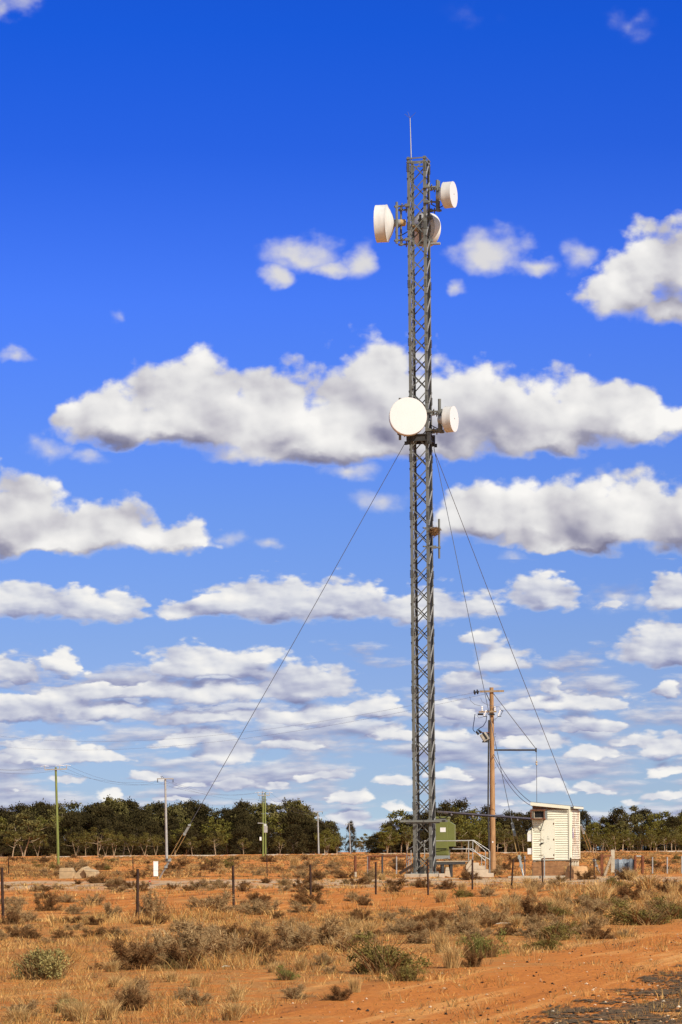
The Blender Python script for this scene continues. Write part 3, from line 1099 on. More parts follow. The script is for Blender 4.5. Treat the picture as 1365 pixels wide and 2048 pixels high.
def scatter(n, y0, y1, x0, x1, kinds, wm):
    k = 0
    while k < n:
        x, y = rs.uniform(x0, x1), rs.uniform(y0, y1)
        p = ground_at(x, y)
        if p.x > verge_edge(p.y) - .2 and p.y < 60:
            continue
        kd = rs.choice(kinds)
        w = rs.uniform(*wm) * F_PX / p.y
        put_shrub(kd, x, y, w, w * rs.uniform(.45, .7), *SMALL[kd])
        k += 1


scatter(46, 1885, 2046, 0, 760, ['twig', 'tussock', 'tussock', 'dark', 'tussock'], (.16, .34))
scatter(62, 1835, 1890, 480, 1250, ['twig', 'dark', 'tussock', 'twig'], (.25, .55))
scatter(30, 1840, 1885, 0, 480, ['twig', 'dark', 'tussock'], (.2, .45))
scatter(46, 1772, 1835, 880, 1365, ['tussock', 'twig', 'tussock', 'olive'], (.4, .8))
scatter(22, 1776, 1832, 0, 880, ['twig', 'dark', 'twig'], (.3, .75))
scatter(40, 1766, 1786, 0, 900, ['twig', 'dark'], (.4, .9))
scatter(36, 1742, 1764, 0, 1365, ['twig', 'dark', 'tussock'], (.5, 1.1))
scatter(90, 1716, 1742, 0, 1365, ['twig', 'dark', 'dark', 'tussock', 'olive'], (.7, 1.7))


for lst in SHRUB.values():
    for o in lst:
        if o.name not in SHRUB_USED:
            bpy.data.objects.remove(o)

# ------------------------------------------------------------------ trees
M_LEAF = attr_mat('tree_foliage', trans=.15)
M_BARK = mat('pale_bark', (.40, .31, .20), .9, .3, 3, bump=.2, stretch=(3, 3, 1))
M_BARKD = mat('dark_bark', (.09, .065, .045), .9, .3, 3)


def tree(name, seed, h, w, kind):
    """A tree proto at the origin: trunk with limbs, crown of leaf clumps."""
    r = random.Random(seed)
    nr = np.random.default_rng(seed)
    root = thing(name, '', 'tree', (0, 0, 0))
    tk = MB()
    clumps = []
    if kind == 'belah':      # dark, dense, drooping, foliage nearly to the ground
        cA, cB, base = np.array([.022, .018, .008]), np.array([.088, .068, .024]), .03  # leaf colour of a dark species, with cloud shade put into it
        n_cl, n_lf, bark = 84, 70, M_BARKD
    elif kind == 'eucalypt':  # open crown of separate tufts above pale forking limbs
        cA, cB, base = np.array([.070, .063, .021]), np.array([.21, .175, .058]), .42
        n_cl, n_lf, bark = 34, 62, M_BARK
    elif kind == 'wilga':    # olive, round, bright
        cA, cB, base = np.array([.070, .067, .015]), np.array([.22, .19, .04]), .22
        n_cl, n_lf, bark = 40, 66, M_BARK
    else:                    # yellow green small tree
        cA, cB, base = np.array([.075, .065, .017]), np.array([.185, .15, .04]), .42
        n_cl, n_lf, bark = 26, 60, M_BARK
    stems = 1 if kind == 'belah' else r.choice([1, 2, 3])
    tips = []
    for s in range(stems):
        a = r.uniform(0, 6.28)
        lean = r.uniform(.02, .10) if stems == 1 else r.uniform(.10, .22)
        tr = .019 * h / (stems ** .5)
        top = Vector((math.cos(a) * lean * h * 1.2, math.sin(a) * lean * h * 1.2, h * r.uniform(.62, .8)))
        mid = top * .45 + Vector((r.uniform(-.03, .03) * h, r.uniform(-.03, .03) * h, 0))
        tk.tube([(0, 0, -.3), (mid.x * .35, mid.y * .35, h * .15), mid, top], [tr * 1.15, tr, tr * .7, tr * .25], 7)
        for k in range(5 if stems > 1 else 8):
            f = r.uniform(max(base * .8, .2), .85)
            st = mid.lerp(top, max(0, (f - .4) / .6)) if f > .4 else Vector((mid.x * .6, mid.y * .6, h * f * .8))
            aa = r.uniform(0, 6.28)
            L = w * r.uniform(.25, .5)
            en = st + Vector((math.cos(aa) * L, math.sin(aa) * L, h * r.uniform(.05, .22)))
            tk.tube([st, st.lerp(en, .5) + Vector((0, 0, -.02 * h)), en], [tr * .42, tr * .3, tr * .1], 5)
            tips.append(en)
    trunk = tk.build('trunk', bark, root, smooth=True)
    # clump centres fill an uneven body
    cc = []
    for k in range(n_cl):
        if tips and k < len(tips) and kind != 'belah':
            c = tips[k]
            cc.append((c.x, c.y, c.z + .02 * h, 1.0))
            continue
        z = r.uniform(base, 1.0)
        prof = math.sin(min(1, (z - base) / (1 - base) * .86 + .14) * math.pi) ** .6
        if kind == 'belah':
            prof = (1 - ((z - base) / (1 - base)) ** 2.4) ** .6 * (.8 + .2 * min(1, (z - base) * 6))
        a = r.uniform(0, 6.28)
        rad = w * .5 * prof * (.35 + .65 * math.sqrt(r.random())) * (1 + .22 * math.sin(3 * a + seed)) * r.choice((.8, 1, 1, 1.15))
        cc.append((math.cos(a) * rad, math.sin(a) * rad, h * (z * .93 + .03), r.uniform(.7, 1.25)))
    cc = np.array(cc)
    size = (.078 if kind == 'belah' else .068) * h
    idx = np.repeat(np.arange(len(cc)), n_lf)
    n = len(idx)
    off = nr.normal(0, 1, (n, 3)) * np.array([1, 1, .7]) * size * cc[idx, 3:4] * .62
    p = cc[idx, :3] + off
    u = nr.normal(0, 1, (n, 3))
    if kind == 'belah':
        u[:, 2] = -np.abs(u[:, 2]) * 1.8
    u /= np.linalg.norm(u, axis=1, keepdims=True)
    wv = np.cross(u, nr.normal(0, 1, (n, 3)))
    wv /= np.linalg.norm(wv, axis=1, keepdims=True)
    L = (.13 + .12 * nr.random((n, 1))) * (h / 9) * 1.15
    W = L * (.34 if kind == 'belah' else .5)
    V = np.stack([p - u * L, p + wv * W, p + u * L, p - wv * W], 1)
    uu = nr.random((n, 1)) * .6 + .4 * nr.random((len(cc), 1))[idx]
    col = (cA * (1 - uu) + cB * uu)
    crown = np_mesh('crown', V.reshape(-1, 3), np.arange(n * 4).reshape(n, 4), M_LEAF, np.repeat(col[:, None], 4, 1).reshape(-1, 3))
    crown.parent = root
    return root


PROTO = {
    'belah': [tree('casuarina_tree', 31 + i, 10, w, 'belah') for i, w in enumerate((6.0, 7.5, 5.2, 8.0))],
    'eucalypt': [tree('eucalyptus_tree', 51 + i, 10, w, 'eucalypt') for i, w in enumerate((5.5, 7.0, 6.2))],
    'wilga': [tree('acacia_tree', 71 + i, 8, w, 'wilga') for i, w in enumerate((6.0, 7.4, 5.4))],
    'mallee': [tree('small_tree', 91 + i, 5, w, 'mallee') for i, w in enumerate((3.6, 4.6))],
}
PH = {'belah': 10, 'eucalypt': 10, 'wilga': 8, 'mallee': 5}
P_USED = set()
TREE_G = {'belah': ('dark dense casuarina tree packed in the far row behind the plain', 'dark casuarina trees in the far row'),
          'eucalypt': ('open crowned eucalypt showing between the far dark trees', 'eucalypts in the far row'),
          'wilga': ('rounded olive green tree in the far row', 'rounded olive trees in the far row'),
          'mallee': ('small yellow green tree at the front of the far row', 'small yellow green trees before the far row')}


def put_tree(kind, x, ytop, D, label=None, wide=1.0, var=None):
    p = on_ground(x, D)
    u, v = unroll(x, ytop)
    top = CAM_H + v * D / F_PX
    src = random.choice(PROTO[kind]) if var is None else PROTO[kind][var]
    sc = max(.2, (top - p.z) / PH[kind] / .98)
    lb, gr = TREE_G[kind]
    rz = random.uniform(0, 6.28)
    if src.name in P_USED:
        o = dup(src, p, rz, (sc * wide, sc * wide, sc))
    else:
        P_USED.add(src.name)
        o = src
        o.location, o.rotation_euler, o.scale = p, (0, 0, rz), (sc * wide, sc * wide, sc)
    tag(o, label or lb, 'tree', None if label else gr)
    return o


SKYLINE = [(-40, 1612), (0, 1613), (40, 1604), (100, 1606), (140, 1602), (190, 1604), (225, 1597), (255, 1610), (300, 1612), (345, 1612), (395, 1606), (440, 1618), (490, 1612),
           (540, 1612), (590, 1604), (612, 1616), (645, 1630), (680, 1652)]
SKY_R = [(778, 1640), (800, 1622), (840, 1632), (880, 1607), (930, 1604), (965, 1618), (1000, 1622), (1060, 1626), (1110, 1632), (1180, 1630), (1215, 1624), (1252, 1612), (1290, 1626), (1330, 1610), (1365, 1616), (1410, 1610)]


def sky_y(x, tab):
    xs, ys = zip(*tab)
    return float(np.interp(x, xs, ys))


rt = random.Random(3)
# left wood: dark belah, three deep
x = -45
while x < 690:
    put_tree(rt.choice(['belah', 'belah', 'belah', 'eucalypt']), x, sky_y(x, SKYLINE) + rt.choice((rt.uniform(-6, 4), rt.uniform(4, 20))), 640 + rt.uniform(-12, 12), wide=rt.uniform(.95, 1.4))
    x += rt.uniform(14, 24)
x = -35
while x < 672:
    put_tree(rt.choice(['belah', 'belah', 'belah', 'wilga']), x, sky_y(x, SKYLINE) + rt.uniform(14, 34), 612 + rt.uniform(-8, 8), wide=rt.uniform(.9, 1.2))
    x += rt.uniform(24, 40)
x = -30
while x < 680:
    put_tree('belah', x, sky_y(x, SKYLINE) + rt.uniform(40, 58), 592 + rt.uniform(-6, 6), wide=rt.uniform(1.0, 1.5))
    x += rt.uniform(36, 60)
for x, yt in [(225, 1596), (240, 1602), (205, 1612), (294, 1611), (350, 1612), (592, 1602), (606, 1610), (118, 1606)]:
    put_tree('eucalypt', x, yt, 626 + rt.uniform(-8, 8), wide=.9)
put_tree('eucalypt', 48, 1628, 572, 'spreading tree with pale forking trunk at the left edge of the wood', wide=1.25, var=1)
put_tree('mallee', 25, 1660, 566, 'small yellow green tree left of the spreading pale trunked tree')
put_tree('mallee', 152, 1664, 570, 'small yellow green tree right of the green timber pole', wide=.9)
put_tree('mallee', 196, 1654, 568, 'yellow green tree with pale trunks before the dark wood at left', wide=1.25)
put_tree('mallee', 228, 1660, 574, 'slim pale trunked tree right of the yellow green one in the left wood', wide=.9)
put_tree('mallee', 290, 1664, 572, 'small forked tree left of the grey steel pole', wide=1.0)
put_tree('mallee', 262, 1668, 574, 'thin olive tree between the forked tree and the slim pale trunked one', wide=.9)
put_tree('mallee', 432, 1663, 570, 'bright yellow green tree standing alone before the dark wood, right of the left guy wire', wide=.95)
put_tree('wilga', 655, 1656, 585, 'olive tree right of the pole at the end of the left wood', wide=.9)
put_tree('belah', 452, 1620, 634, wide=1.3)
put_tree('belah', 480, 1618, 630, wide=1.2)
put_tree('belah', 703, 1644, 760, 'tall thin dark tree beside the far pole in the gap', wide=.45)
for x_, yt_ in ((76, 1668), (172, 1666), (212, 1670), (312, 1668), (385, 1672), (488, 1674), (560, 1672)):
    put_tree('mallee', x_, yt_, 576 + rt.uniform(-5, 5), 'thin pale trunked tree at the front of the left wood', wide=rt.uniform(.7, 1.0))['group'] = 'thin pale trunked trees before the left wood'
for x_, yt_ in ((1182, 1664), (1206, 1668), (1232, 1660), (1262, 1664), (1284, 1668), (1302, 1660), (1330, 1664), (1352, 1668), (1010, 1666), (1048, 1668), (938, 1668)):
    put_tree('mallee', x_, yt_, 576 + rt.uniform(-5, 5), 'thin pale trunked tree at the front of the right wood', wide=rt.uniform(.7, 1.0))['group'] = 'thin pale trunked trees before the right wood'
# low scrub under the woods
for x0, x1 in ((-40, 684), (745, 1420)):
    x = x0
    while x < x1:
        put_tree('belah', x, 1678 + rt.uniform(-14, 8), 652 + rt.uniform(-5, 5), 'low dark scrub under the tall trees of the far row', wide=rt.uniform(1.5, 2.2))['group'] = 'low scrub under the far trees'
        x += rt.uniform(11, 18)
# gap: far pale trees
for x, yt, D in [(716, 1678, 1250), (730, 1668, 1200), (744, 1672, 1150), (722, 1682, 1300), (738, 1680, 1260), (756, 1670, 1100)]:
    put_tree('eucalypt', x, yt, D, 'distant hazy olive tree in the gap between the two woods')['group'] = 'distant trees in the gap'
# right wood
x = 782
while x < 1420:
    if not 815 < x < 880:
        put_tree(rt.choice(['belah', 'eucalypt', 'wilga']) if x > 1160 else rt.choice(['belah', 'belah', 'wilga']), x, sky_y(x, SKY_R) + rt.choice((rt.uniform(-6, 4), rt.uniform(4, 18))), 640 + rt.uniform(-14, 14), wide=rt.uniform(.85, 1.15))
    x += rt.uniform(17, 28)
for x in (820, 840, 858, 872):
    put_tree('belah', x, sky_y(x, SKY_R) + rt.uniform(0, 8), 640)
x = 775
while x < 1420:
    put_tree(rt.choice(['wilga', 'wilga', 'eucalypt', 'belah']), x, sky_y(x, SKY_R) + rt.uniform(16, 36), 608 + rt.uniform(-8, 8), wide=rt.uniform(.85, 1.2))
    x += rt.uniform(24, 40)
x = 1175
while x < 1420:
    put_tree(rt.choice(['wilga', 'mallee', 'eucalypt']), x, sky_y(x, SKY_R) + rt.uniform(40, 62), 582 + rt.uniform(-6, 6), wide=rt.uniform(.9, 1.2))
    x += rt.uniform(22, 36)
put_tree('wilga', 775, 1652, 580, 'rounded olive tree left of the tower beside the gap', wide=1.1)
put_tree('wilga', 925, 1636, 584, 'bright olive tree right of the green cabinet', wide=1.25)
put_tree('wilga', 955, 1648, 580, 'olive tree left of the brown timber pole', wide=1.0)
put_tree('belah', 1025, 1640, 590, 'dark tree between the brown timber pole and the hut', wide=1.2)
put_tree('belah', 895, 1606, 618, 'tall dark tufted tree rising above the green cabinet', wide=.8)
put_tree('eucalypt', 1012, 1650, 578, 'tree with tangled pale branches right of the brown timber pole', wide=1.0)


# ------------------------------------------------------------------ the lattice tower
TD = 153.0
TB = at(850, 1747, TD)
TZ0 = 0.22
T1 = Vector((1.03, -.265, 0)).normalized()
T2 = Vector((.265, 1.03, 0)).normalized()
TS = 1.06
TC = Vector((TB.x, TD, 0))
TTOP = 40.0
PAN = 1.073


def tp(a, b, z):
    """Point of the tower's frame: a, b in -1..1 towards the legs."""
    return TC + T1 * (a * TS / 2) + T2 * (b * TS / 2) + Vector((0, 0, z))


LEGS = [(-1, -1), (1, -1), (1, 1), (-1, 1)]


def build_tower():
    t = thing('lattice_tower', 'tall slender grey lattice steel tower held by guy wires', 'tower', TC)
    RM = Matrix((T1, T2, Vector((0, 0, 1)))).transposed()
    fl, th = .155, .022
    zs = TZ0 + .55
    splices = [zs + k * PAN * 3 for k in range(13) if zs + k * PAN * 3 < TTOP - .6]
    for (a, b) in LEGS:
        m = MB()
        p = tp(a, b, 0)
        # an angle section, heel outwards
        c1 = p - T1 * (a * fl / 2) - T2 * (b * th / 2)
        c2 = p - T1 * (a * th / 2) - T2 * (b * (fl / 2 + th / 2))
        zm, zh = (TZ0 + TTOP) / 2, TTOP - TZ0
        m.box(c1 + Vector((0, 0, zm)), (fl, th, zh), RM)
        m.box(c2 + Vector((0, 0, zm)), (th, fl - th, zh), RM)
        leg = m.build('leg', M_GALV, t)
        for z in splices:
            m = MB()
            m.box(c1 + T2 * (b * (th * .5 + .008)) + Vector((0, 0, z)), (fl + .01, .016, .44), RM)
            m.box(c2 + T1 * (a * (th * .5 + .008)) + Vector((0, 0, z)), (.016, fl + .01, .44), RM)
            m.slot = 1
            for k in range(6):
                zz = z - .18 + k * .072
                for e in (-.045, .04):
                    m.box(c1 + T1 * e + T2 * (b * (th * .5 + .034)) + Vector((0, 0, zz)), (.026, .036, .026), RM)
                    m.box(c2 + T2 * e + T1 * (a * (th * .5 + .034)) + Vector((0, 0, zz)), (.036, .026, .026), RM)
            m.build('splice_plate', [M_GALV, M_DARK], leg)
        m = MB()
        m.box(p - T1 * a * .05 - T2 * b * .05 + Vector((0, 0, TZ0 + .012)), (.36, .36, .024), RM)
        for i, j in ((-1, -1), (1, -1), (1, 1), (-1, 1)):
            m.tube([p - T1 * (a * .05 + i * .14) - T2 * (b * .05 + j * .14) + Vector((0, 0, TZ0)), p - T1 * (a * .05 + i * .14) - T2 * (b * .05 + j * .14) + Vector((0, 0, TZ0 + .11))], .016, 6)
        m.build('base_plate', M_GALV_L, leg)
    npan = int((TTOP - TZ0 - .1) / PAN)
    zt = TTOP - .12
    faces = [((-1, -1), (1, -1), -T2), ((1, -1), (1, 1), T1), ((1, 1), (-1, 1), T2), ((-1, 1), (-1, -1), -T1)]
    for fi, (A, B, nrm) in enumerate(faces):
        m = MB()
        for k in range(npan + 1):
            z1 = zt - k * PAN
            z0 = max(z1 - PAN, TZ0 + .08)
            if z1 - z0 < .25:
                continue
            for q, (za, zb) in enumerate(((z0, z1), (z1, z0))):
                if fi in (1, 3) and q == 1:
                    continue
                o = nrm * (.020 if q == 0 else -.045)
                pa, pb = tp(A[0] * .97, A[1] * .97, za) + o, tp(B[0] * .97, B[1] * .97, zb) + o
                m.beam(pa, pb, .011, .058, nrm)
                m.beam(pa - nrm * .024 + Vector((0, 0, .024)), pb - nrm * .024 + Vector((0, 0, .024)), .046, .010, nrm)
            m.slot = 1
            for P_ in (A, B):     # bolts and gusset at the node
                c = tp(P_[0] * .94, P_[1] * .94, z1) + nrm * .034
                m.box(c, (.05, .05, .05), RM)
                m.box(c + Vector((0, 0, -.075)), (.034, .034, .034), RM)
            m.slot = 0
        m.build('bracing', [M_GALV_L if fi == 1 else M_GALV, M_DARK], t)  # right face gets paler steel, its sunlight put into the colour
    m = MB()
    for (A, B, nrm) in faces:
        for z in (TTOP - .10, TTOP - .30):
            m.beam(tp(*A, z) + nrm * .03, tp(*B, z) + nrm * .03, .02, .075, nrm)
    m.beam(tp(-1, -1, TTOP - .2), tp(1, 1, TTOP - .2), .02, .06)
    m.build('top_frame', M_GALV, t)
    # frame the guy wires pull on
    zg = at(840, 878, TD).z
    m = MB()
    for (A, B, nrm) in faces:
        for dz in (-.17, .17):
            m.beam(tp(*A, zg + dz) + nrm * .06, tp(*B, zg + dz) + nrm * .06, .12, .05, nrm)
        m.beam(tp(*A, zg) + nrm * .035, tp(*B, zg) + nrm * .035, .02, .30, nrm)
    for (a, b) in LEGS:
        m.box(tp(a * 1.1, b * 1.1, zg - .05), (.18, .18, .62), RM)
        m.box(tp(a * 1.30, b * 1.30, zg - .3), (.16, .05, .2), RM)
    m.build('guy_frame', M_DARK, t)
    # feeder cables inside the right face, climbing rungs inside the left face
    m = MB()
    for k in range(9):
        q = -.70 + k * .17
        pts = []
        for i in range(41):
            z = .5 + i * (34.0 - (k % 3) * 2.5) / 40
            pts.append(tp(.80 + .05 * math.sin(i * 1.9 + k), q + .05 * math.sin(i * 2.7 + k * 2), z))
        m.tube(pts, .045, 6)
    m.build('feeder_cables', M_CABLE, t, smooth=True)
    m = MB()
    for s in (-.5, .15):
        m.beam(tp(-.80, s, TZ0 + .2), tp(-.80, s, TTOP - 1), .03, .045, T1)
    z = TZ0 + .5
    while z < TTOP - 1.2:
        m.tube([tp(-.80, -.5, z), tp(-.80, .15, z)], .012, 5)
        z += .34
    m.build('ladder', M_GALV_L, t)
    # lower arms
    m = MB()
    z = at(845, 1643, TD).z
    a0, a1 = at(800.5, 1642.5, TD - .75), at(896, 1642, TD - .9)
    m.beam(a0, a1, .06, .11)
    m.beam(at(812, 1646, TD - .68), at(880, 1645, TD - .7), .09, .09)
    m.beam(at(806, 1640, TD + .5), at(893, 1639, TD + .5), .06, .08)
    m.build('lower_arm', M_GALV, t)
    return t


build_tower()
m = MB()
RT = Matrix((T1, T2, Vector((0, 0, 1)))).transposed()
m.box(TC + Vector((0, 0, .06)), (1.9, 1.9, .30), RT)
tag(m.build('concrete_footing', M_CONC, None, TC, bevel=.02), 'square concrete footing under the lattice tower', 'footing')

# lightning rod
b0 = tp(-.55, -.9, TTOP - .4)
tip = b0 + Vector((-.05, 0, 2.55))
r_ = thing('lightning_rod', 'thin grey lightning rod with forked tip on top of the tower', 'lightning rod', b0)
MB().tube([b0, b0.lerp(tip, .5), tip], [.034, .028, .022], 8).build('rod', M_GALV_L, r_)
for dx, dz in ((-.30, .22), (-.13, .36), (.32, .30)):
    MB().tube([tip, tip + Vector((dx, -.05, dz))], [.011, .008], 5).build('prong', M_WIRE, r_)


# ------------------------------------------------------------------ dish antennas
def dish(centre, nrm, dia, drum, cone, hub_r, hub_l, label, mat_face=M_WHITE, spot=False, tan=False):
    """centre: middle of the flat radome; nrm: the way it faces."""
    n = Vector(nrm).normalized()
    c = Vector(centre)
    R = dia / 2
    t = thing('dish_antenna', label, 'antenna', c, 'drum antennas on the tower')
    back = -drum
    MB().lathe(c, n, [(back, R * .985), (back, R), (-.03, R), (-.012, R * 1.008), (-.002, R * 1.008), (-.002, R * .985)], 56).build('shroud', M_WHITE_D, t, smooth=True)
    MB().lathe(c, n, [(-.012, R * .99), (.004, R * .985), (.012, R * .6), (.014, 0.0)], 56).build('radome', mat_face, t, smooth=True)
    MB().lathe(c, n, [(back + .004, R * 1.012), (back - .03, R * 1.012), (back - .03, R * .96), (back - cone * .25, R * .84), (back - cone * .5, R * .67), (back - cone * .75, max(R * .45, hub_r * 1.1)), (back - cone * .93, max(R * .27, hub_r)), (back - cone, hub_r), (back - cone, 0)], 56).build('reflector', M_WHITE_D, t, smooth=True)
    h0 = back - cone
    MB().lathe(c, n, [(h0 + .02, hub_r * .9), (h0 - hub_l, hub_r * .9), (h0 - hub_l, 0)], 24).build('hub', M_GALV_L, t, smooth=True)
    if tan:
        e = c + n * (h0 - hub_l - .12)
        MB().lathe(e, n, [(.13, 0), (.13, .20), (-.1, .20), (-.16, .12), (-.16, 0)], 16).build('feed_box', M_TAN, t, smooth=True)
    if spot:
        MB().lathe(c + n * .016 + Vector((0, 0, .02)), n, [(0, .035), (.01, .03), (.012, 0)], 12).build('plug', M_BLACK, t)
    return t, c + n * (h0 - hub_l * .5)


def mount(px, py0, py1, D, r, leg, arms, label, dD=0.0):
    """A vertical pipe held off a tower leg by clamp arms; part-things of their own."""
    p0, p1 = at(px, py0, D), at(px, py1, D)
    t = thing('antenna_mount', label, 'antenna mount', p1, 'pipe mounts bolted to the tower')
    MB().tube([p1, p0], r, 12).build('pipe', M_GALV, t, smooth=True)
    for py in arms:
        c = at(px, py, D)
        l = tp(leg[0], leg[1], c.z)
        out = MB()
        d = (l - c).normalized()
        out.tube([c - d * .15, l + d * .12], .055, 8)
        out.box(c, (.20, .16, .13))
        out.box(l, (.26, .26, .16), RT)
        out.tube([c.lerp(l, .5) + Vector((0, -.14, .1)), c.lerp(l, .5) + Vector((0, .2, -.1))], .035, 6)
        out.build('clamp_arm', M_GALV, t)
    return t


def cable(name, pts, r, label, material=M_CABLE, cat='cable'):
    # smooth the polyline
    P_ = [Vector(p) for p in pts]
    for _ in range(2):
        Q = [P_[0]]
        for i in range(len(P_) - 1):
            Q += [P_[i].lerp(P_[i + 1], .25), P_[i].lerp(P_[i + 1], .75)]
        Q.append(P_[-1])
        P_ = Q
    o = MB().tube(P_, r, 6).build(name, material, None, P_[0], smooth=True)
    return tag(o, label, cat)


dishD = {}
# upper right
dish(at(908, 389, TD - .9), (.94, -.34, 0), 1.42, .50, .30, .24, .18, 'small white drum antenna high on the right side of the tower, topmost of all', spot=True)
mount(875, 360, 422, TD - .55, .085, (1, -1), (374, 404), 'pipe mount holding the topmost right drum antenna')
mount(878.5, 362, 420, TD + .4, .06, (1, 1), (378, 421), 'rear pipe mount behind the topmost right drum antenna')
# upper left
dish(at(753.5, 448, TD + .35), (-.985, .17, 0), 2.04, .60, .42, .22, .36, 'large white drum antenna facing left near the top of the tower', tan=True)
mount(794, 404, 487, TD - .15, .075, (-1, -1), (413, 481), 'pipe mount holding the left facing drum antenna')
mount(802.5, 414, 492, TD + .75, .06, (-1, 1), (420, 489), 'rear pipe mount behind the left facing drum antenna')
# behind
dish(at(858, 461, TD + 1.65), (.72, .69, 0), 1.90, .46, .36, .24, .30, 'large drum antenna behind the tower seen from its shaded back', tan=True)
mount(841, 430, 492, TD + .95, .07, (1, 1), (440, 486), 'pipe mount between the tower and the antenna behind it')
MB().tube([at(838, 488.5, TD + .95), at(881, 487, TD + .6)], .075, 10).build('x', M_GALV_L, None, at(838, 488.5, TD))
o = C.objects[-1]
o.name = 'mount_pipe'
tag(o, 'pale horizontal pipe sticking out right below the antenna behind the tower', 'pipe')
# lower front
dish(at(817, 832, TD - 1.65), (.035, -1, 0), 2.05, .52, .30, .24, .22, 'large round white drum antenna facing forward halfway up the tower')
mount(800.5, 796, 880, TD - .62, .075, (-1, -1), (806, 868), 'pipe mount behind the forward facing round antenna')
# lower right
dish(at(909, 838, TD - .9), (.925, -.38, 0), 1.42, .44, .30, .24, .18, 'small white drum antenna on the right halfway up, beside the forward facing one', spot=True)
mount(879.5, 798, 864, TD - .55, .09, (1, -1), (823, 860), 'pipe mount holding the right antenna halfway up the tower')
mount(884, 818, 862, TD + .45, .05, (1, 1), (828, 864), 'rear pipe mount behind the right antenna halfway up')
cable('feeder_loop', [at(888, 408, TD - .6), at(884, 414, TD - .4), at(876, 415, TD), at(862, 408, TD)], .028, 'black cable loop under the topmost right antenna')
cable('feeder_loop', [at(893, 853, TD - .6), at(890, 860, TD - .4), at(882, 861, TD), at(862, 850, TD)], .028, 'black cable loop under the right antenna halfway up')
cable('feeder_loop', [at(806, 448, TD), at(793, 458, TD), at(791, 466, TD), at(798, 474, TD), at(818, 462, TD)], .028, 'cable loop behind the left facing antenna')

# stick antenna with two arms, and the nests
p0, p1 = at(879, 1117, TD), at(878.5, 1038, TD)
t = thing('stick_antenna', 'slim vertical stick antenna on two arms, right of the tower below the dishes', 'antenna', p0)
MB().tube([p0, p1], .058, 10).build('mast', M_GALV, t, smooth=True)
for y in (1058, 1095):
    c = at(879, y, TD)
    l = tp(.4, -1.12, c.z)
    m = MB()
    m.tube([l, c], .045, 8)
    m.box(c, (.16, .16, .12))
    m.box(c.lerp(l, .35), (.30, .16, .16))
    m.build('arm', M_GALV, t)


def nest(c, rx, rz, label):
    r = random.Random(label)
    m = MB()
    for _ in range(150):
        a, e = r.uniform(0, 6.28), r.uniform(-1, 1)
        p = Vector(c) + Vector((math.cos(a) * rx * r.uniform(.3, 1), math.sin(a) * rx * .8 * r.uniform(.3, 1), e * rz * .6))
        d = Vector((r.gauss(0, 1), r.gauss(0, 1), r.gauss(0, .5))).normalized() * rx * r.uniform(.3, .75)
        m.tube([p - d, p + d], .012, 4)
    m.lathe(Vector(c) - Vector((0, 0, rz * .8)), (0, 0, 1), [(0, .02), (rz * .4, rx * .6), (rz * 1.2, rx * .75), (rz * 1.2, rx * .4), (rz * .8, 0)], 14)
    tag(m.build('bird_nest', M_NEST, None, c), label, 'nest')


nest(at(869, 1063, TD - .55), .30, .34, 'brown twig nest on the upper arm of the stick antenna')
nest(at(846, 873, TD - .3), .26, .17, 'brown twig nest inside the tower just below the round antenna')

# ------------------------------------------------------------------ guy wires
def guy(top, turn, anchor, label, rods=True):
    """Wire, turnbuckle with twin rods, and the anchor shackle."""
    top, anchor = Vector(top), Vector(anchor)
    d = (anchor - top).normalized()
    L = (anchor - top).length
    t = thing('guy_wire', label, 'guy wire', anchor, 'guy wires of the tower')
    u = turn
    a = top + d * (L - u)
    MB().tube([top, top.lerp(a, .5) - Vector((0, 0, .12)), a], .017, 6).build('wire', M_WIRE, t)
    s = d.cross(Vector((0, 1, 0))).normalized()
    m = MB()
    m.beam(a, a + d * .62, .07, .14)
    m.box(a, (.16, .12, .12))
    m.box(a + d * .62, (.14, .1, .16))
    m.build('turnbuckle', M_GREY, t, bevel=.01)
    m = MB()
    for e in (-.085, .085):
        m.tube([a + d * .55 + s * e, a + d * (u - 1.25) + s * e], .018, 6)
    m.build('tension_rod', mat_rod, t)
    m = MB()
    b = a + d * (u - 1.3)
    m.beam(b, b + d * .85, .06, .12)
    m.box(b + d * .15, (.2, .14, .12))
    m.box(b + d * .6, (.18, .14, .14))
    m.build('lower_clamp', M_GREY, t, bevel=.01)
    MB().tube([b + d * .8, anchor + d * .25], .045, 8).build('anchor_rod', M_GALV_L, t)


mat_rod = mat('yellow_brown_rod', (.40, .26, .10), .6, .25, 6)
zg = at(840, 885, TD).z
guy(tp(-1.3, -1.3, zg), 3.6, at(321, 1754, 160), 'guy wire running down to the left, to the anchor by the white box')
guy(tp(1.3, 1.25, zg - .6), 4.1, at(1200, 1748, 172), 'guy wire running down right behind the hut')
guy(tp(1.1, 1.3, zg - .2), 3.1, at(1048, 1756, 144.6), 'steep guy wire running down to the ground left of the hut')


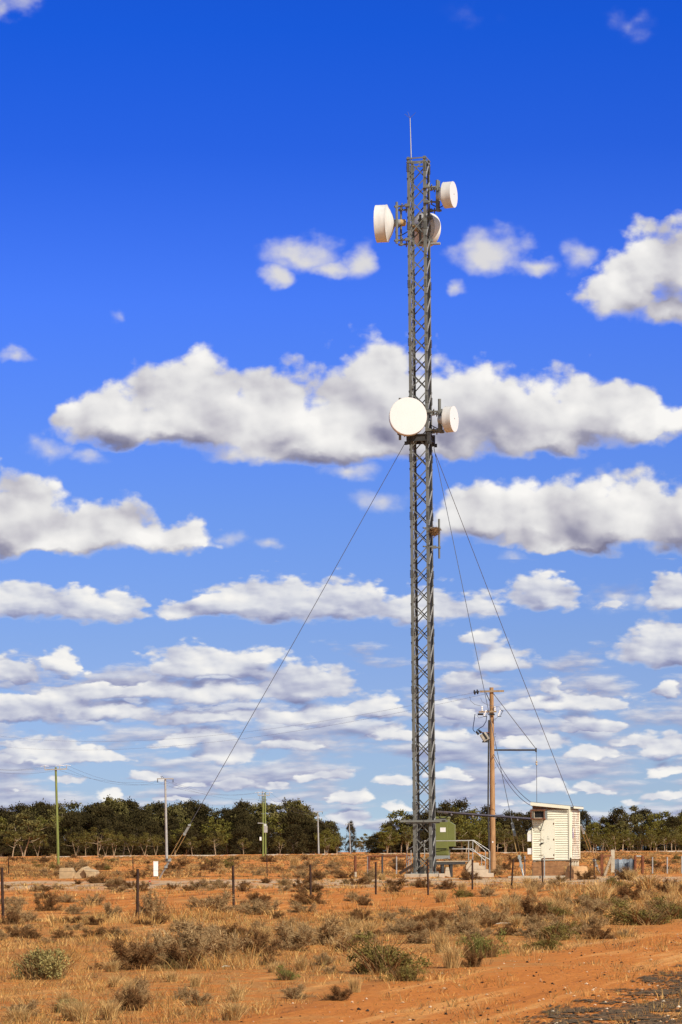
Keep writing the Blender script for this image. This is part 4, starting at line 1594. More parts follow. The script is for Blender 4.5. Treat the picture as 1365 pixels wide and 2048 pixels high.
# ------------------------------------------------------------------ equipment hut
def build_hut():
    D = 144.0
    fr_pt = at(1142.5, 1718, D)
    ph = math.radians(14)
    e1 = Vector((math.cos(ph), -math.sin(ph), 0))
    e2 = Vector((math.sin(ph), math.cos(ph), 0))
    W, DP = 2.04, 2.75
    zf = fr_pt.z
    o = Vector((fr_pt.x, D, 0)) - e1 * W            # front left corner, ground level
    M = Matrix(((e1.x, e2.x, 0, o.x), (e1.y, e2.y, 0, o.y), (0, 0, 1, 0), (0, 0, 0, 1)))
    R3 = M.to_3x3()
    H = lambda x, y, z: M @ Vector((x, y, z))
    hut = thing('equipment_hut', 'small cream weatherboard hut on stumps with a rust streaked side', 'hut', o)
    zt_l, zt_r = zf + 2.86, zf + 2.66                 # wall tops, left and right
    pitch = .118

    def boards(name, material, x0, x1, y, axis, ztop, skip=None):
        """Overlapping boards; each leans out at its lower edge."""
        m = MB(M)
        k = 0
        while True:
            z0 = zf + k * pitch
            z1 = min(z0 + pitch - (.016 if axis == 's' else .009), ztop)
            if z0 >= ztop - .02:
                break
            segs = [(x0, x1)]
            if skip:
                nx = []
                for s in segs:
                    for (sx0, sx1, sz0, sz1) in skip:
                        if z0 + .02 < sz1 and z1 - .02 > sz0:
                            if sx0 > s[0] + .02:
                                nx.append((s[0], sx0))
                            s = (sx1, s[1])
                    if s[1] > s[0] + .02:
                        nx.append(s)
                segs = nx
            for (a, b) in segs:
                lo, hi = .046, .014
                if axis == 'f':
                    vs = [(a, -lo, z0), (b, -lo, z0), (b, .01, z0), (a, .01, z0), (a, -hi, z1), (b, -hi, z1), (b, .01, z1), (a, .01, z1)]
                else:
                    vs = [(W + lo, a, z0), (W + lo, b, z0), (W - .01, b, z0), (W - .01, a, z0), (W + hi, a, z1), (W + hi, b, z1), (W - .01, b, z1), (W - .01, a, z1)]
                m.add(vs, [(0, 3, 2, 1), (4, 5, 6, 7), (0, 1, 5, 4), (1, 2, 6, 5), (2, 3, 7, 6), (3, 0, 4, 7)])
            k += 1
        return m.build(name, material, hut)

    dx0, dx1 = 0.50, 1.17
    boards('front_wall', M_CREAM, .05, W - .10, 0, 'f', zt_r - .05, [(dx0 - .04, dx1 + .04, zf, zf + 2.06)])
    boards('side_wall', M_CREAM_W, .02, DP - .03, 0, 's', zt_r - .06)
    m = MB(M)                                          # solid core behind the boards
    m.add([(.012, .012, zf + .01), (W - .012, .012, zf + .01), (W - .012, DP, zf + .01), (.012, DP, zf + .01), (.012, .012, zt_l - .02), (W - .012, .012, zt_r - .02), (W - .012, DP, zt_r - .02), (.012, DP, zt_l - .02)],
          [(0, 3, 2, 1), (4, 5, 6, 7), (0, 1, 5, 4), (1, 2, 6, 5), (2, 3, 7, 6), (3, 0, 4, 7)])
    m.build('inner_wall', mat('bare_red_board', (.22, .10, .045), .9, .4, 5), hut)
    for bx in (((W - .045, -.035, (zf + zt_r) / 2 - .03), (.10, .085, zt_r - zf - .06)), ((W + .030, .04, (zf + zt_r) / 2 - .04), (.05, .07, zt_r - zf - .08)),
               ((W + .030, DP - .03, (zf + zt_r) / 2 - .04), (.05, .07, zt_r - zf - .08)), ((.02, -.030, (zf + zt_r) / 2), (.06, .06, zt_r - zf)), ((W / 2, -.02, zf - .03), (W, .06, .05))):
        m = MB(M)
        m.box(*bx)
        m.build('trim_board', M_DOOR, hut)
    # roof sheet, fascia, barge
    m = MB(M)
    ov = .22
    zl, zr = zt_l + .14, zt_r + .09
    sl = (zr - zl) / (W + .5)
    za, zb = zl - sl * -.04, zr
    for (y0, y1) in ((-.20, DP + .2),):
        m.add([(-.04, y0, zl), (W + ov, y0, zr), (W + ov, y1, zr), (-.04, y1, zl), (-.04, y0, zl + .03), (W + ov, y0, zr + .03), (W + ov, y1, zr + .03), (-.04, y1, zl + .03)],
              [(0, 3, 2, 1), (4, 5, 6, 7), (0, 1, 5, 4), (1, 2, 6, 5), (2, 3, 7, 6), (3, 0, 4, 7)])
    roof = m.build('roof', M_ZINC, hut)
    m = MB(M)
    m.box((W + ov / 2 - .02, DP / 2, zr - .075), (ov - .05, DP + .2, .11))
    m.build('soffit', M_GREY, roof)
    m = MB(M)
    m.box((W / 2, .06, zt_r + .06), (W - .06, .06, .18))
    m.build('gable_board', M_GREY, roof)
    m = MB(M)
    zx = lambda x: zl + (zr - zl) * (x + .04) / (W + ov + .04)
    m.add([(-.05, -.215, zx(-.05) - .17), (W + .02, -.215, zx(W) - .17), (W + .02, -.185, zx(W) - .17), (-.05, -.185, zx(-.05) - .17),
           (-.05, -.215, zx(-.05) - .004), (W + .02, -.215, zx(W) - .004), (W + .02, -.185, zx(W) - .004), (-.05, -.185, zx(-.05) - .004)],
          [(0, 3, 2, 1), (4, 5, 6, 7), (0, 1, 5, 4), (1, 2, 6, 5), (2, 3, 7, 6), (3, 0, 4, 7)])
    m.box((W + ov - .012, DP / 2, zr - .055), (.03, DP + .38, .10))
    m.build('fascia', M_CREAM, roof)
    # door
    m = MB(M)
    m.box(((dx0 + dx1) / 2, -.022, zf + 1.035), (dx1 - dx0, .05, 2.03))
    door = m.build('door', M_DOOR, hut, bevel=.006)
    m = MB(M)
    m.box((dx0 - .02, -.02, zf + 1.03), (.036, .062, 2.06))
    m.box((dx1 + .02, -.02, zf + 1.03), (.036, .062, 2.06))
    m.box(((dx0 + dx1) / 2, -.02, zf + 2.078), (dx1 - dx0 + .08, .062, .036))
    m.build('door_frame', M_CREAM, door)
    m = MB(M)
    m.box((dx0 + .02, -.068, zf + .84), (.12, .045, .055))
    m.box((dx0 - .04, -.06, zf + .80), (.05, .05, .09))
    m.tube([(dx0 + .08, -.08, zf + .86), (dx0 + .15, -.09, zf + .86)], .012, 6)
    m.build('padlock', M_BLACK, door)
    m = MB(M)
    for zz in (.22, 1.03, 1.86):
        m.box((dx1 - .02, -.055, zf + zz), (.05, .014, .09))
    m.build('hinge', M_RUST, door)
    # faded notice on the door: a symbol above two lines too worn to read
    m = MB(M)
    for i, (xx, ww, zz, hh) in enumerate([(.345, .10, 1.10, .022), (.37, .13, 1.055, .014), (.36, .10, 1.02, .012), (.33, .03, 1.17, .03), (.25, .02, .90, .02), (.34, .018, .93, .018)]):
        m.box((dx0 + xx, -.0485, zf + zz), (ww, .003, hh))
    m.build('worn_notice', mat('worn_ink', (.30, .29, .24), .8, .3, 30), door)
    m = MB(M)
    for (xx, zz, s) in [(.42, .52, .035), (.48, .57, .028), (.12, 1.16, .022), (.34, 1.19, .028), (.08, .90, .02)]:
        m.box((dx0 + xx, -.0485, zf + zz), (s, .003, s * 1.2))
    m.box(((dx0 + dx1) / 2, -.049, zf + .045), (dx1 - dx0 - .02, .004, .035))
    m.build('rust_spots', M_RUST, door)
    m = MB(M)
    for (a, b) in [((-.10, .98), (.14, 1.06)), ((-.05, 1.10), (.12, .96)), ((-.22, .93), (.03, 1.08)), ((-.12, .22), (.14, .17)), ((-.04, .26), (.02, .14)), ((-.14, .18), (.1, .25)), ((0, 1.52), (.14, 1.55))]:
        m.beam(H(0, 0, 0) * 0 + Vector((dx0 + a[0], -.052, zf + a[1])), Vector((dx0 + b[0], -.052, zf + b[1])), .008, .012)
    m.build('latch_straps', M_GREYWOOD, door)
    # vent grille at the left of the door, flashing beside the air conditioner
    m = MB(M)
    m.box((.26, -.052, zf + 1.60), (.32, .012, .24))
    for i in range(7):
        m.box((.12 + i * .047, -.062, zf + 1.60), (.008, .010, .22))
    for i in range(4):
        m.box((.26, -.062, zf + 1.51 + i * .06), (.30, .010, .008))
    m.build('vent_grille', M_DOOR, hut)
    m = MB(M)
    m.box((.40, -.052, zf + 2.36), (.84, .012, .56))
    m.build('flashing_sheet', M_GREY, hut)
    m = MB(M)
    m.box((W + .056, .42, zf + 1.36), (.012, .22, .52))
    m.build('notice_strip', mat('faded_purple_notice', (.36, .31, .50), .7, .1, 4), hut)
    m = MB(M)
    m.box((W + .0635, .42, zf + 1.50), (.004, .19, .22))
    m.build('notice_blank', M_PAPER, hut)
    # floor frame, stumps, brick skirt
    m = MB(M)
    m.box((W / 2, DP / 2, zf - .075), (W - .02, DP - .02, .09))
    m.build('floor_frame', M_GREYWOOD, hut)
    for (x, y) in ((.09, .10), (W - .12, .95), (W - .12, 1.8), (.09, DP - .12), (W - .12, DP - .1), (W - .12, .2)):
        m = MB(M)
        m.tube([(x, y, -.1), (x, y, zf - .12)], [.12, .11], 10)
        m.build('stump', M_CONC, hut, smooth=True)
    m = MB(M)
    m.box((W / 2 - .02, -.07, (zf - .13) / 2 - .05), (W - .12, .11, zf - .06))
    m.build('brick_skirt', M_BRICK, hut)
    # things fixed to the hut
    x0, x1, z0, z1, dep = -.01, .74, zf + 2.10, zf + 2.60, .42
    ac = thing('air_conditioner', 'rusty box air conditioner hung out of the hut front above the door', 'air conditioner', H(.36, -.2, z0))
    m = MB(M)
    b = .045
    for zz in (z0 + b / 2, z1 - b / 2):
        m.box(((x0 + x1) / 2, -dep, zz), (x1 - x0, b, b))
    for zz in (z0 + b / 2, z1 - b / 2):
        for xx in (x0 + b / 2, x1 - b / 2):
            m.box((xx, -dep / 2 - .02, zz), (b, dep - b - .04, b))
    for xx in (x0 + b / 2, x1 - b / 2):
        m.box((xx, -dep, (z0 + z1) / 2), (b, b, z1 - z0 - 2 * b))
    m.box(((x0 + x1) / 2, -dep / 2 - .02, z1 + .006), (x1 - x0, dep, .012))
    m.box(((x0 + x1) / 2, -dep / 2 - .02, z0 - .006), (x1 - x0, dep, .012))
    m.build('frame', M_RUST, ac)
    m = MB(M)
    cxx, czz = (x0 + x1) / 2 + .06, (z0 + z1) / 2
    m.box((cxx, -.16, czz), (.50, .30, .36))
    m.build('casing', M_BLACK, ac)
    m = MB(M)
    for zz in (czz - .19, czz + .19):
        m.box((cxx, -.33, zz), (.56, .05, .045))
    for xx in (cxx - .26, cxx + .26):
        m.box((xx, -.33, czz), (.04, .05, .34))
    m.build('surround', M_CONC, ac)
    m = MB(M)
    for i in range(9):
        m.box((cxx, -.318, czz - .14 + i * .035), (.46, .012, .008))
    m.build('grille', M_DARK, ac)
    m = MB(M)
    m.beam(Vector((x1 - .03, -dep + .02, z0 - .01)), Vector((x1 - .30, -.05, z0 - .62)), .035, .035)
    m.beam(Vector((x0 + .04, -dep + .02, z0 - .01)), Vector((x0 + .04, -.05, z0 - .45)), .035, .035)
    m.build('strut', M_DARK, ac)
    for (zz, hh, lab, slope) in ((zf + 1.14, .56, 'upper white meter box on the left side of the hut, with a sloped lid', True), (zf + .42, .32, 'lower plain white box on the left side of the hut', False)):
        mb = thing('meter_box', lab, 'meter box', H(-.16, .45, zz), 'white boxes on the hut side')
        m = MB(M)
        m.box((-.14, .20, zz), (.25, .42, hh - (.16 if slope else 0)))
        m.build('case', M_PAPER, mb, bevel=.008)
        if slope:
            m = MB(M)
            zc = zz + (hh - .16) / 2
            m.add([(-.275, -.02, zc), (-.005, -.02, zc), (-.005, .42, zc), (-.275, .42, zc), (-.20, -.01, zc + .16), (-.005, -.01, zc + .20), (-.005, .41, zc + .20), (-.20, .41, zc + .16)],
                  [(0, 3, 2, 1), (4, 5, 6, 7), (0, 1, 5, 4), (1, 2, 6, 5), (2, 3, 7, 6), (3, 0, 4, 7)])
            m.build('lid', M_DOOR, mb)
    m = MB(M)
    m.box((.35, -.75, .04), (3.0, .35, .16))
    tag(m.build('concrete_kerb', M_CONC, None, H(.3, -.75, 0), bevel=.02), 'long low concrete kerb on the ground in front of the hut', 'kerb')
    return H, zf


HUT, HZF = build_hut()

# cable bridge from tower to hut
a, b = at(876, 1622.5, TD - .4), at(1064, 1637, 145.6)
cb = thing('cable_bridge', 'long grey cable rail carried from the tower across to the hut', 'cable rail', a)
m = MB()
m.beam(a, b, .16, .075)
m.beam(a + Vector((0, .1, -.05)), b + Vector((0, .1, -.05)), .03, .09)
m.build('rail', M_GALV_L, cb)
m = MB()
for k in range(3):
    o = Vector((0, -.03 + .05 * k, -.07))
    m.tube([a.lerp(b, .12) + o, b + o], .022, 6)
m.build('cables', M_CABLE, cb)
for k in range(4):
    q = a.lerp(b, .155 + k * .235)
    MB().lathe(q + Vector((0, 0, -.16)), (0, 0, 1), [(0, 0), (0, .05), (.09, .05), (.1, .02), (.13, .02)], 10).build('clip', M_PORC, cb)
cable('cable_loop', [at(878, 1634, TD - .5), at(884, 1637, TD - .45), at(891, 1636.5, TD - .4), at(900, 1630, TD - .5), at(910, 1626, TD - .6)], .03, 'black cable hanging in a loop between the tower and the cable rail')


# ------------------------------------------------------------------ green cabinet on its platform, steps, railings
PD = 154.3


def build_platform():
    dk = at(905, 1722, PD)
    zd = dk.z
    x0, x1 = at(862, 1722, PD).x, at(940, 1722, PD).x
    pf = thing('equipment_platform', 'low steel platform on short legs right of the tower base', 'platform', Vector(((x0 + x1) / 2, PD, 0)))
    MB().box(((x0 + x1) / 2, PD + .7, zd - .02), (x1 - x0, 1.9, .05)).build('deck', M_CONC, pf)
    for dy in (-.18, 1.5):
        MB().box(((x0 + x1) / 2 - .1, PD + dy, zd - .125), (x1 - x0 - .3, .08, .15)).build('joist', M_DARK, pf)
    for xx in (at(886, 1735, PD).x, at(903, 1735, PD).x):
        for yy in (PD - .1, PD + 1.4):
            MB().box((xx, yy, (zd - .2) / 2), (.15, .15, zd - .18)).build('leg', M_DARK, pf)
    # cabinet
    cx0, cx1 = at(865, 1700, PD).x, at(897.5, 1700, PD).x
    zb, zt = at(885, 1718, PD).z, at(885, 1633, PD).z
    ph = math.radians(10)
    e1, e2 = Vector((math.cos(ph), -math.sin(ph), 0)), Vector((math.sin(ph), math.cos(ph), 0))
    o = Vector((cx0, PD + .25, 0))
    M = Matrix(((e1.x, e2.x, 0, o.x), (e1.y, e2.y, 0, o.y), (0, 0, 1, 0), (0, 0, 0, 1)))
    W, D_ = (cx1 - cx0) / math.cos(ph), .78
    cab = thing('green_cabinet', 'tall olive green equipment cabinet with a white notice, on the platform', 'cabinet', M @ Vector((W / 2, 0, zb)))
    m = MB(M)
    m.box((W / 2, D_ / 2, (zb + .20 + zt - .12) / 2), (W, D_, zt - .12 - zb - .20))
    m.build('body', M_GREEN, cab, bevel=.012)
    m = MB(M)
    m.box((W / 2, D_ / 2 - .02, zt - .06), (W + .07, D_ + .08, .115))
    m.build('roof', M_GREEN, cab, bevel=.03)
    m = MB(M)
    m.box((W / 2, D_ / 2, zb + .10), (W - .03, D_ - .03, .19))
    m.build('plinth', M_GREY, cab)
    m = MB(M)
    zd0 = zb + .60
    m.box((W / 2, -.012, (zd0 + zt - .26) / 2), (W - .08, .024, zt - .26 - zd0))
    m.build('door', M_GREEN, cab, bevel=.006)
    m = MB(M)
    m.box((W / 2, -.012, zb + .40), (W - .08, .024, .26))
    for i in range(5):
        m.box((W / 2, -.028, zb + .31 + i * .045), (W - .22, .010, .018))
    m.build('vent', M_GREEN, cab)
    m = MB(M)
    m.box((W / 2 - .05, -.030, zb + .565), (W - .12, .012, .03))
    m.build('shade_strip', M_BLACK, cab)  # black strip stands for the shade in the gap below the door
    m = MB(M)
    sx = at(887, 1660, PD).x - o.x
    m.box((sx, -.028, at(887, 1659.5, PD).z), (.31, .008, .25))
    m.build('notice', M_PAPER, cab)
    m = MB(M)
    for i, ww in enumerate((.16, .2, .12)):
        m.box((sx, -.0335, at(887, 1658, PD).z + .05 - i * .04), (ww, .003, .008))
    m.build('notice_print', mat('faint_print', (.66, .62, .60), .7, .1, 10), cab)
    m = MB(M)
    za, zc = at(904, 1693, PD).z, at(904, 1643, PD).z
    m.prism([Vector((W, .10, za)), Vector((W + .34, .10, za)), Vector((W + .34, .10, zc - .18)), Vector((W + .05, .10, zc)), Vector((W, .10, zc))], (0, 0, 0), (0, .55, 0))
    m.build('side_cooler', M_GREEN, cab, bevel=.01)
    m = MB(M)
    m.box((W + .12, .38, za - .05), (.22, .4, .09))
    m.build('cooler_base', M_BLACK, cab)
    # concrete steps
    Zp = lambda y: at(950, y, PD - .5).z
    Xp = lambda x: at(x, 1740, PD - .5).x
    poly = [(932.5, 1757), (988, 1757), (988, 1746.5), (977.5, 1746.5), (977.5, 1739), (970.5, 1739), (970.5, 1731.5), (958.5, 1731.5), (958.5, 1725.5), (947.5, 1725.5), (947.5, 1719.5), (941, 1719.5), (932.5, 1731)]
    st = MB().prism([Vector((Xp(x), PD - .5, Zp(y))) for x, y in poly], (0, 0, 0), (0, 1.05, 0)).build('concrete_steps', M_CONC, None, Vector((Xp(960), PD, 0)), bevel=.012)
    tag(st, 'short flight of pale concrete steps at the right end of the platform', 'steps')
    # railings
    def railing(dy, posts, paths, label):
        t = thing('hand_railing', label, 'railing', at(*posts[0][:1], 1750, PD + dy), 'pipe railings of the platform')
        for x, ya, yb in posts:
            MB().tube([at(x, yb, PD + dy), at(x, ya, PD + dy)], .025, 8).build('post', M_GALV_L, t, smooth=True)
        for p in paths:
            MB().tube([at(x, y, PD + dy) for x, y in p], .024, 8).build('rail', M_GALV_L, t, smooth=True)
    railing(-.45, [(946, 1681, 1721), (971.5, 1702, 1754), (963.5, 1712, 1754)],
            [[(862, 1682), (938, 1681.5), (946, 1681), (970, 1701), (971.5, 1706)], [(905, 1698), (946, 1698), (971.5, 1722)]], 'front pipe railing along the platform and down the steps')
    railing(.6, [(937.5, 1681.5, 1721), (980, 1702, 1746), (849.5, 1682, 1722)],
            [[(849.5, 1681.5), (938, 1681), (948, 1680.5), (978, 1700), (980, 1706)], [(849.5, 1697.5), (938, 1698), (980, 1719)]], 'rear pipe railing behind the platform and steps')
    railing(.9, [(822.5, 1700, 1744), (814, 1703, 1748), (839, 1709, 1750)],
            [[(814, 1703), (816, 1699), (849.5, 1681.5)], [(814, 1722), (849.5, 1697.5)]], 'pipe railing down the left of the platform behind the tower legs')
    m = MB()
    m.beam(at(799, 1747, PD + .4), at(850, 1716, PD + .4), .3, .16)
    tag(m.build('timber_brace', M_GREYWOOD, None, at(800, 1747, PD)), 'sloping grey timber at the left foot of the tower', 'timber')
    m = MB()
    c = at(847.5, 1749, PD - .3)
    m.prism([at(839.5, 1754, PD - .4), at(855.5, 1754, PD - .4), at(855, 1733, PD - .4), at(840.5, 1733.5, PD - .4)], (0, 0, 0), (0, .5, 0))
    tag(m.build('concrete_block', M_CONC, None, c, bevel=.02), 'pale concrete block between the tower legs', 'block')
    m = MB()
    m.prism([at(889.5, 1752, PD - .7), at(902, 1755, PD - .7), at(898, 1734, PD - .7), at(892, 1735, PD - .7)], (0, 0, 0), (0, .22, 0))
    tag(m.build('concrete_block', M_CONC, None, at(895, 1753, PD - .7), bevel=.015), 'leaning tapered concrete block in front of the platform', 'block')


build_platform()


# ------------------------------------------------------------------ brown timber pole with its gear
BD = 170.0


def insul(c, ax, material, n=3, r=.09, l=.10):
    m = MB()
    prof = []
    for k in range(n):
        z = k * l
        prof += [(z, .035), (z + l * .25, r), (z + l * .55, r * .9), (z + l * .8, .035)]
    m.lathe(c, ax, [(0, 0)] + prof + [(n * l, .03), (n * l, 0)], 14)
    return m


def build_brown_pole():
    b, tpnt = at(986.5, 1748, BD), at(983.5, 1375, BD)
    b.z = float(gz(b.x, BD)) - .2
    pole = thing('timber_power_pole', 'brown timber power pole with crossarm and hanging gear, right of the tower', 'power pole', b)
    MB().tube([b, b.lerp(tpnt, .5), tpnt], [.185, .155, .125], 16).build('pole', M_TIMBER, pole, smooth=True)
    ax = at(960, 1383, BD - .18)
    bx = at(1008.5, 1382, BD - .18)
    MB().beam(ax, bx, .09, .12).build('crossarm', M_GREYWOOD, pole)
    MB().beam(at(958, 1424, BD - .17), at(993.5, 1423, BD - .17), .08, .10).build('lower_crossarm', M_GREYWOOD, pole)
    e = at(947.5, 1385, BD - .18)
    insul(e, (ax - e), M_BLACK, 2, .16, .18).build('strain_insulator', M_BLACK, pole, smooth=True)
    for x in (964.5, 990):
        insul(at(x, 1422, BD - .17), (0, 0, 1), M_PORC, 3, .075, .10).build('pin_insulator', M_PORC, pole, smooth=True)
    for (xa, ya, xb, yb) in ((973, 1420, 968, 1432), (1001, 1420, 996.5, 1432)):
        pa, pb = at(xa, ya, BD - .5), at(xb, yb, BD - .5)
        f = insul(pb, pa - pb, M_PORC, 4, .055, (pa - pb).length / 4)
        f.build('fuse_cutout', M_PORC, pole, smooth=True)
        m = MB()
        m.tube([pa + Vector((.16, 0, -.05)), pb + Vector((.16, 0, .03))], .018, 6)
        m.box(pb + Vector((.09, 0, -.02)), (.22, .06, .05))
        m.tube([pa, pa + Vector((.2, 0, -.06))], .02, 6)
        m.build('fuse_tube', M_DARK, pole)
    m = MB()
    m.tube([at(956, 1428.5, BD - .3), at(967, 1428.5, BD - .3)], .06, 8)
    m.tube([at(977, 1428.5, BD - .25), at(990, 1429, BD - .25)], .05, 8)
    m.build('surge_arrester', M_BLACK, pole, smooth=True)
    # small tilted transformer
    t0 = at(966.5, 1473, BD - .35)
    R = Matrix.Rotation(math.radians(-32), 3, 'Y')
    tr = MB().box(t0 + Vector((.1, 0, -.03)), (.40, .42, .50), R).build('transformer', mat('weathered_grey_tank', (.36, .33, .27), .7, .35, 5), pole, bevel=.02)
    m = MB()
    m.box(t0 + Vector((.1, 0, .03)) + R @ Vector((0, -.215, .0)), (.12, .02, .46), R)
    m.box(t0 + Vector((.13, 0, -.33)), (.36, .36, .07))
    m.build('dark_band', M_BLACK, tr)
    m = MB()
    for e_ in (-.10, .08):
        q = t0 + R @ Vector((e_ - .05, 0, .24))
        m.tube([q, q + R @ Vector((-.05, 0, .26))], [.085, .05], 8)
    m.build('bushing', M_BLACK, tr, smooth=True)
    MB().box(t0 + Vector((.15, 0, .24)), (.52, .34, .035)).build('lid', M_RUST, tr)
    m = MB()
    m.beam(at(972, 1468, BD - .1), at(983, 1468, BD), .08, .08)
    m.beam(at(972, 1482, BD - .1), at(983, 1478, BD), .06, .06)
    m.build('bracket', M_DARK, pole)
    jm = [([(950.5, 1428), (949, 1440), (947, 1452), (946.5, 1459), (950, 1464)], .024), ([(974, 1433), (972.5, 1443), (967, 1452), (959, 1457), (954.5, 1460), (955, 1464)], .024)]
    for pts, r in jm:
        m = MB()
        m.tube([at(x, y, BD - .35) for x, y in pts], r, 6)
        m.build('jumper_cable', mat_blue, pole, smooth=True)
    for pts in ([(940, 1393), (942, 1402), (950, 1409), (963, 1412)], [(962, 1396), (965, 1404), (975, 1409.5), (992, 1413), (1000, 1414), (1002, 1419)], [(954, 1430), (958, 1436), (966, 1434), (969, 1432)], [(997, 1433), (993, 1437), (986, 1439)]):
        MB().tube([at(x, y, BD - .3) for x, y in pts], .011, 5).build('jumper_wire', M_WIRE, pole, smooth=True)
    # brace under the crossarm, conduit and steps
    m = MB()
    m.tube([at(972, 1385, BD - .2), at(980, 1402, BD - .1)], .026, 6)
    m.build('arm_brace', M_DARK, pole)
    MB().tube([at(978.2, 1440, BD - .1), at(976.8, 1600, BD - .12), at(979.5, 1746, BD - .12)], .05, 8).build('conduit', M_DARK, pole, smooth=True)
    for k, y in enumerate((1440, 1468, 1474, 1490, 1536, 1568)):
        q = at(986.5, y, BD - .05)
        MB().tube([q, q + Vector((.17, 0, 0)), q + Vector((.17, 0, .05))], .013, 5).build('step_peg', M_DARK, pole)
    MB().lathe(at(986, 1684, BD - .175), (0, -1, 0), [(0, .05), (.012, .05), (.012, 0)], 12).build('pole_tag', M_PAPER, pole)
    # outrigger and its stay wire
    t = thing('pole_stay', 'thin stay wire led over a horizontal strut right of the brown pole', 'stay wire', at(1073, 1605, BD))
    MB().tube([at(985, 1500, BD), at(1072.5, 1500, BD)], .055, 8).build('strut', M_DARK, t)
    MB().tube([at(988, 1388, BD), at(1072, 1497, BD)], .022, 6).build('wire', M_WIRE, t)
    MB().tube([at(1073, 1502, BD), at(1073.5, 1522, BD)], .016, 6).build('wire', M_WIRE, t)
    MB().tube([at(1073.7, 1530, BD), at(1074.5, 1700, BD)], .016, 6).build('wire', M_WIRE, t)
    insul(at(1073.6, 1530.5, BD), (0, 0, 1), M_TAN, 2, .07, .14).build('stay_insulator', M_CONC, t, smooth=True)
    MB().box(at(1072.5, 1500, BD), (.10, .1, .26)).build('end_cap', M_DARK, t)


mat_blue = mat('blue_black_cable', (.02, .03, .075), .5, .2, 5)
build_brown_pole()


def span(a, b, sag, r, label, name='power_line', n=24, group=None, cat='power line', material=M_WIRE):
    a, b = Vector(a), Vector(b)
    pts = [a.lerp(b, i / n) - Vector((0, 0, 4 * sag * (i / n) * (1 - i / n))) for i in range(n + 1)]
    return tag(MB().tube(pts, r, 5).build(name, material, None, a, smooth=True), label, cat, group)


span(at(946.5, 1385.5, BD), at(-60, 1464, 300), 1.9, .006, 'upper of two long wires from the brown pole to the left', group='long wires left of the brown pole')
span(at(980, 1386, BD), at(-60, 1486, 300), 1.9, .006, 'lower of two long wires from the brown pole to the left', group='long wires left of the brown pole')
span(at(987, 1513, BD), HUT(.0, .8, HZF + 2.75), .55, .018, 'lower grey service cable sagging from the brown pole to the hut', 'service_cable', group='service cables to the hut', cat='cable')
span(at(988, 1508, BD), HUT(.1, .9, HZF + 2.82), .45, .018, 'upper grey service cable sagging from the brown pole to the hut', 'service_cable', group='service cables to the hut', cat='cable')


# ------------------------------------------------------------------ the far line of poles
def far_pole(xt, yt, xb, D, r0, r1, material, label, arm=None, ins='up'):
    p = on_ground(xb, D)
    p.z -= .3
    q = at(xt, yt, D)
    t = thing('power_pole', label, 'power pole', p, 'power poles crossing the plain')
    MB().tube([p, p.lerp(q, .5), q], [r0, (r0 + r1) / 2, r1], 12).build('pole', material, t, smooth=True)
    tops = []
    if arm:
        xa, ya, xb2, yb2, pins = arm
        A, B = at(xa, ya, D - .2), at(xb2, yb2, D - .2)
        MB().beam(A, B, .10, .14).build('crossarm', M_GALV_L, t)
        for f in pins:
            c = A.lerp(B, f)
            if ins == 'up':
                i_ = insul(c + Vector((0, 0, .05)), (0, 0, 1), M_PORC, 3, .055, .13)
                m = MB()
                for s in (-1, 1):
                    m.tube([c + Vector((0, 0, .44)), c + Vector((s * .45, 0, .37))], [.032, .022], 6)
                tops.append(c + Vector((0, 0, .44)))
                ob = i_.build('insulator', M_GALV_L, t, smooth=True)
                m.build('line_guard', M_PORC, ob, smooth=True)
            else:
                insul(c - Vector((0, 0, .42)), (0, 0, 1), M_PORC, 3, .06, .13).build('insulator', M_DARK, t, smooth=True)
                tops.append(c - Vector((0, 0, .44)))
    return t, tops, p, q


_, t1, _, _ = far_pole(112, 1534.5, 117, 300, .16, .115, M_GREENWOOD, 'green stained timber pole with a pale crossarm, leftmost of all', (90, 1539.5, 134, 1538, (.0, .68, 1.0)))
MB_ = None
p2, t2, _, q2 = far_pole(331, 1556, 334, 335, .175, .115, M_GALV_L, 'plain grey steel pole standing behind the left guy wire', (314.5, 1557.5, 347.5, 1557.5, (.03, .97)), 'down')
m = MB()
c = at(326, 1557, 334.8)
m.tube([at(325, 1557, 334.8), at(322, 1552.5, 334.8), at(325, 1553, 334.8), at(329, 1557, 334.8)], .03, 5)
m.build('line_hook', M_DARK, p2)
m = MB()
m.box(at(334, 1722, 334.7), (.3, .3, .6))
m.build('foot_sleeve', M_DARK, p2)
p3, t3, _, _ = far_pole(526.5, 1592, 526.5, 385, .135, .10, M_GREENWOOD, 'pair of green poles carrying a grey transformer, in front of the dark wood', (516, 1590.5, 540, 1590.5, (.02, .35, .98)))
q = on_ground(531.5, 386)
MB().tube([q - Vector((0, 0, .3)), at(530.5, 1586, 386)], [.14, .10], 12).build('pole', M_GREENWOOD, p3, smooth=True)
tr = MB().box(at(531, 1658.5, 385.2), (.62, .5, .98)).build('transformer', M_GALV_L, p3, bevel=.03)
m = MB()
for k in range(3):
    m.tube([at(528.5 + k * 2, 1651.5, 385.2), at(528.5 + k * 2, 1647.5, 385.2)], .05, 6)
m.build('bushing', M_PORC, tr)
MB().box(at(521.5, 1677.5, 384.6), (.26, .2, .5)).build('switch_box', M_PAPER, p3, bevel=.02)
MB().beam(at(516, 1646, 384.7), at(528, 1646.5, 384.7), .1, .12).build('bracket', M_GALV_L, p3)
m = MB()
m.beam(at(523.5, 1584, 385), at(536, 1585.5, 385), .06, .08)
m.tube([at(526, 1590, 385), at(526, 1581.5, 385)], .04, 6)
m.tube([at(519.5, 1592, 384.6), at(521, 1602, 384.6)], .02, 5)
m.tube([at(523.5, 1592, 384.6), at(523.5, 1602, 384.6)], .02, 5)
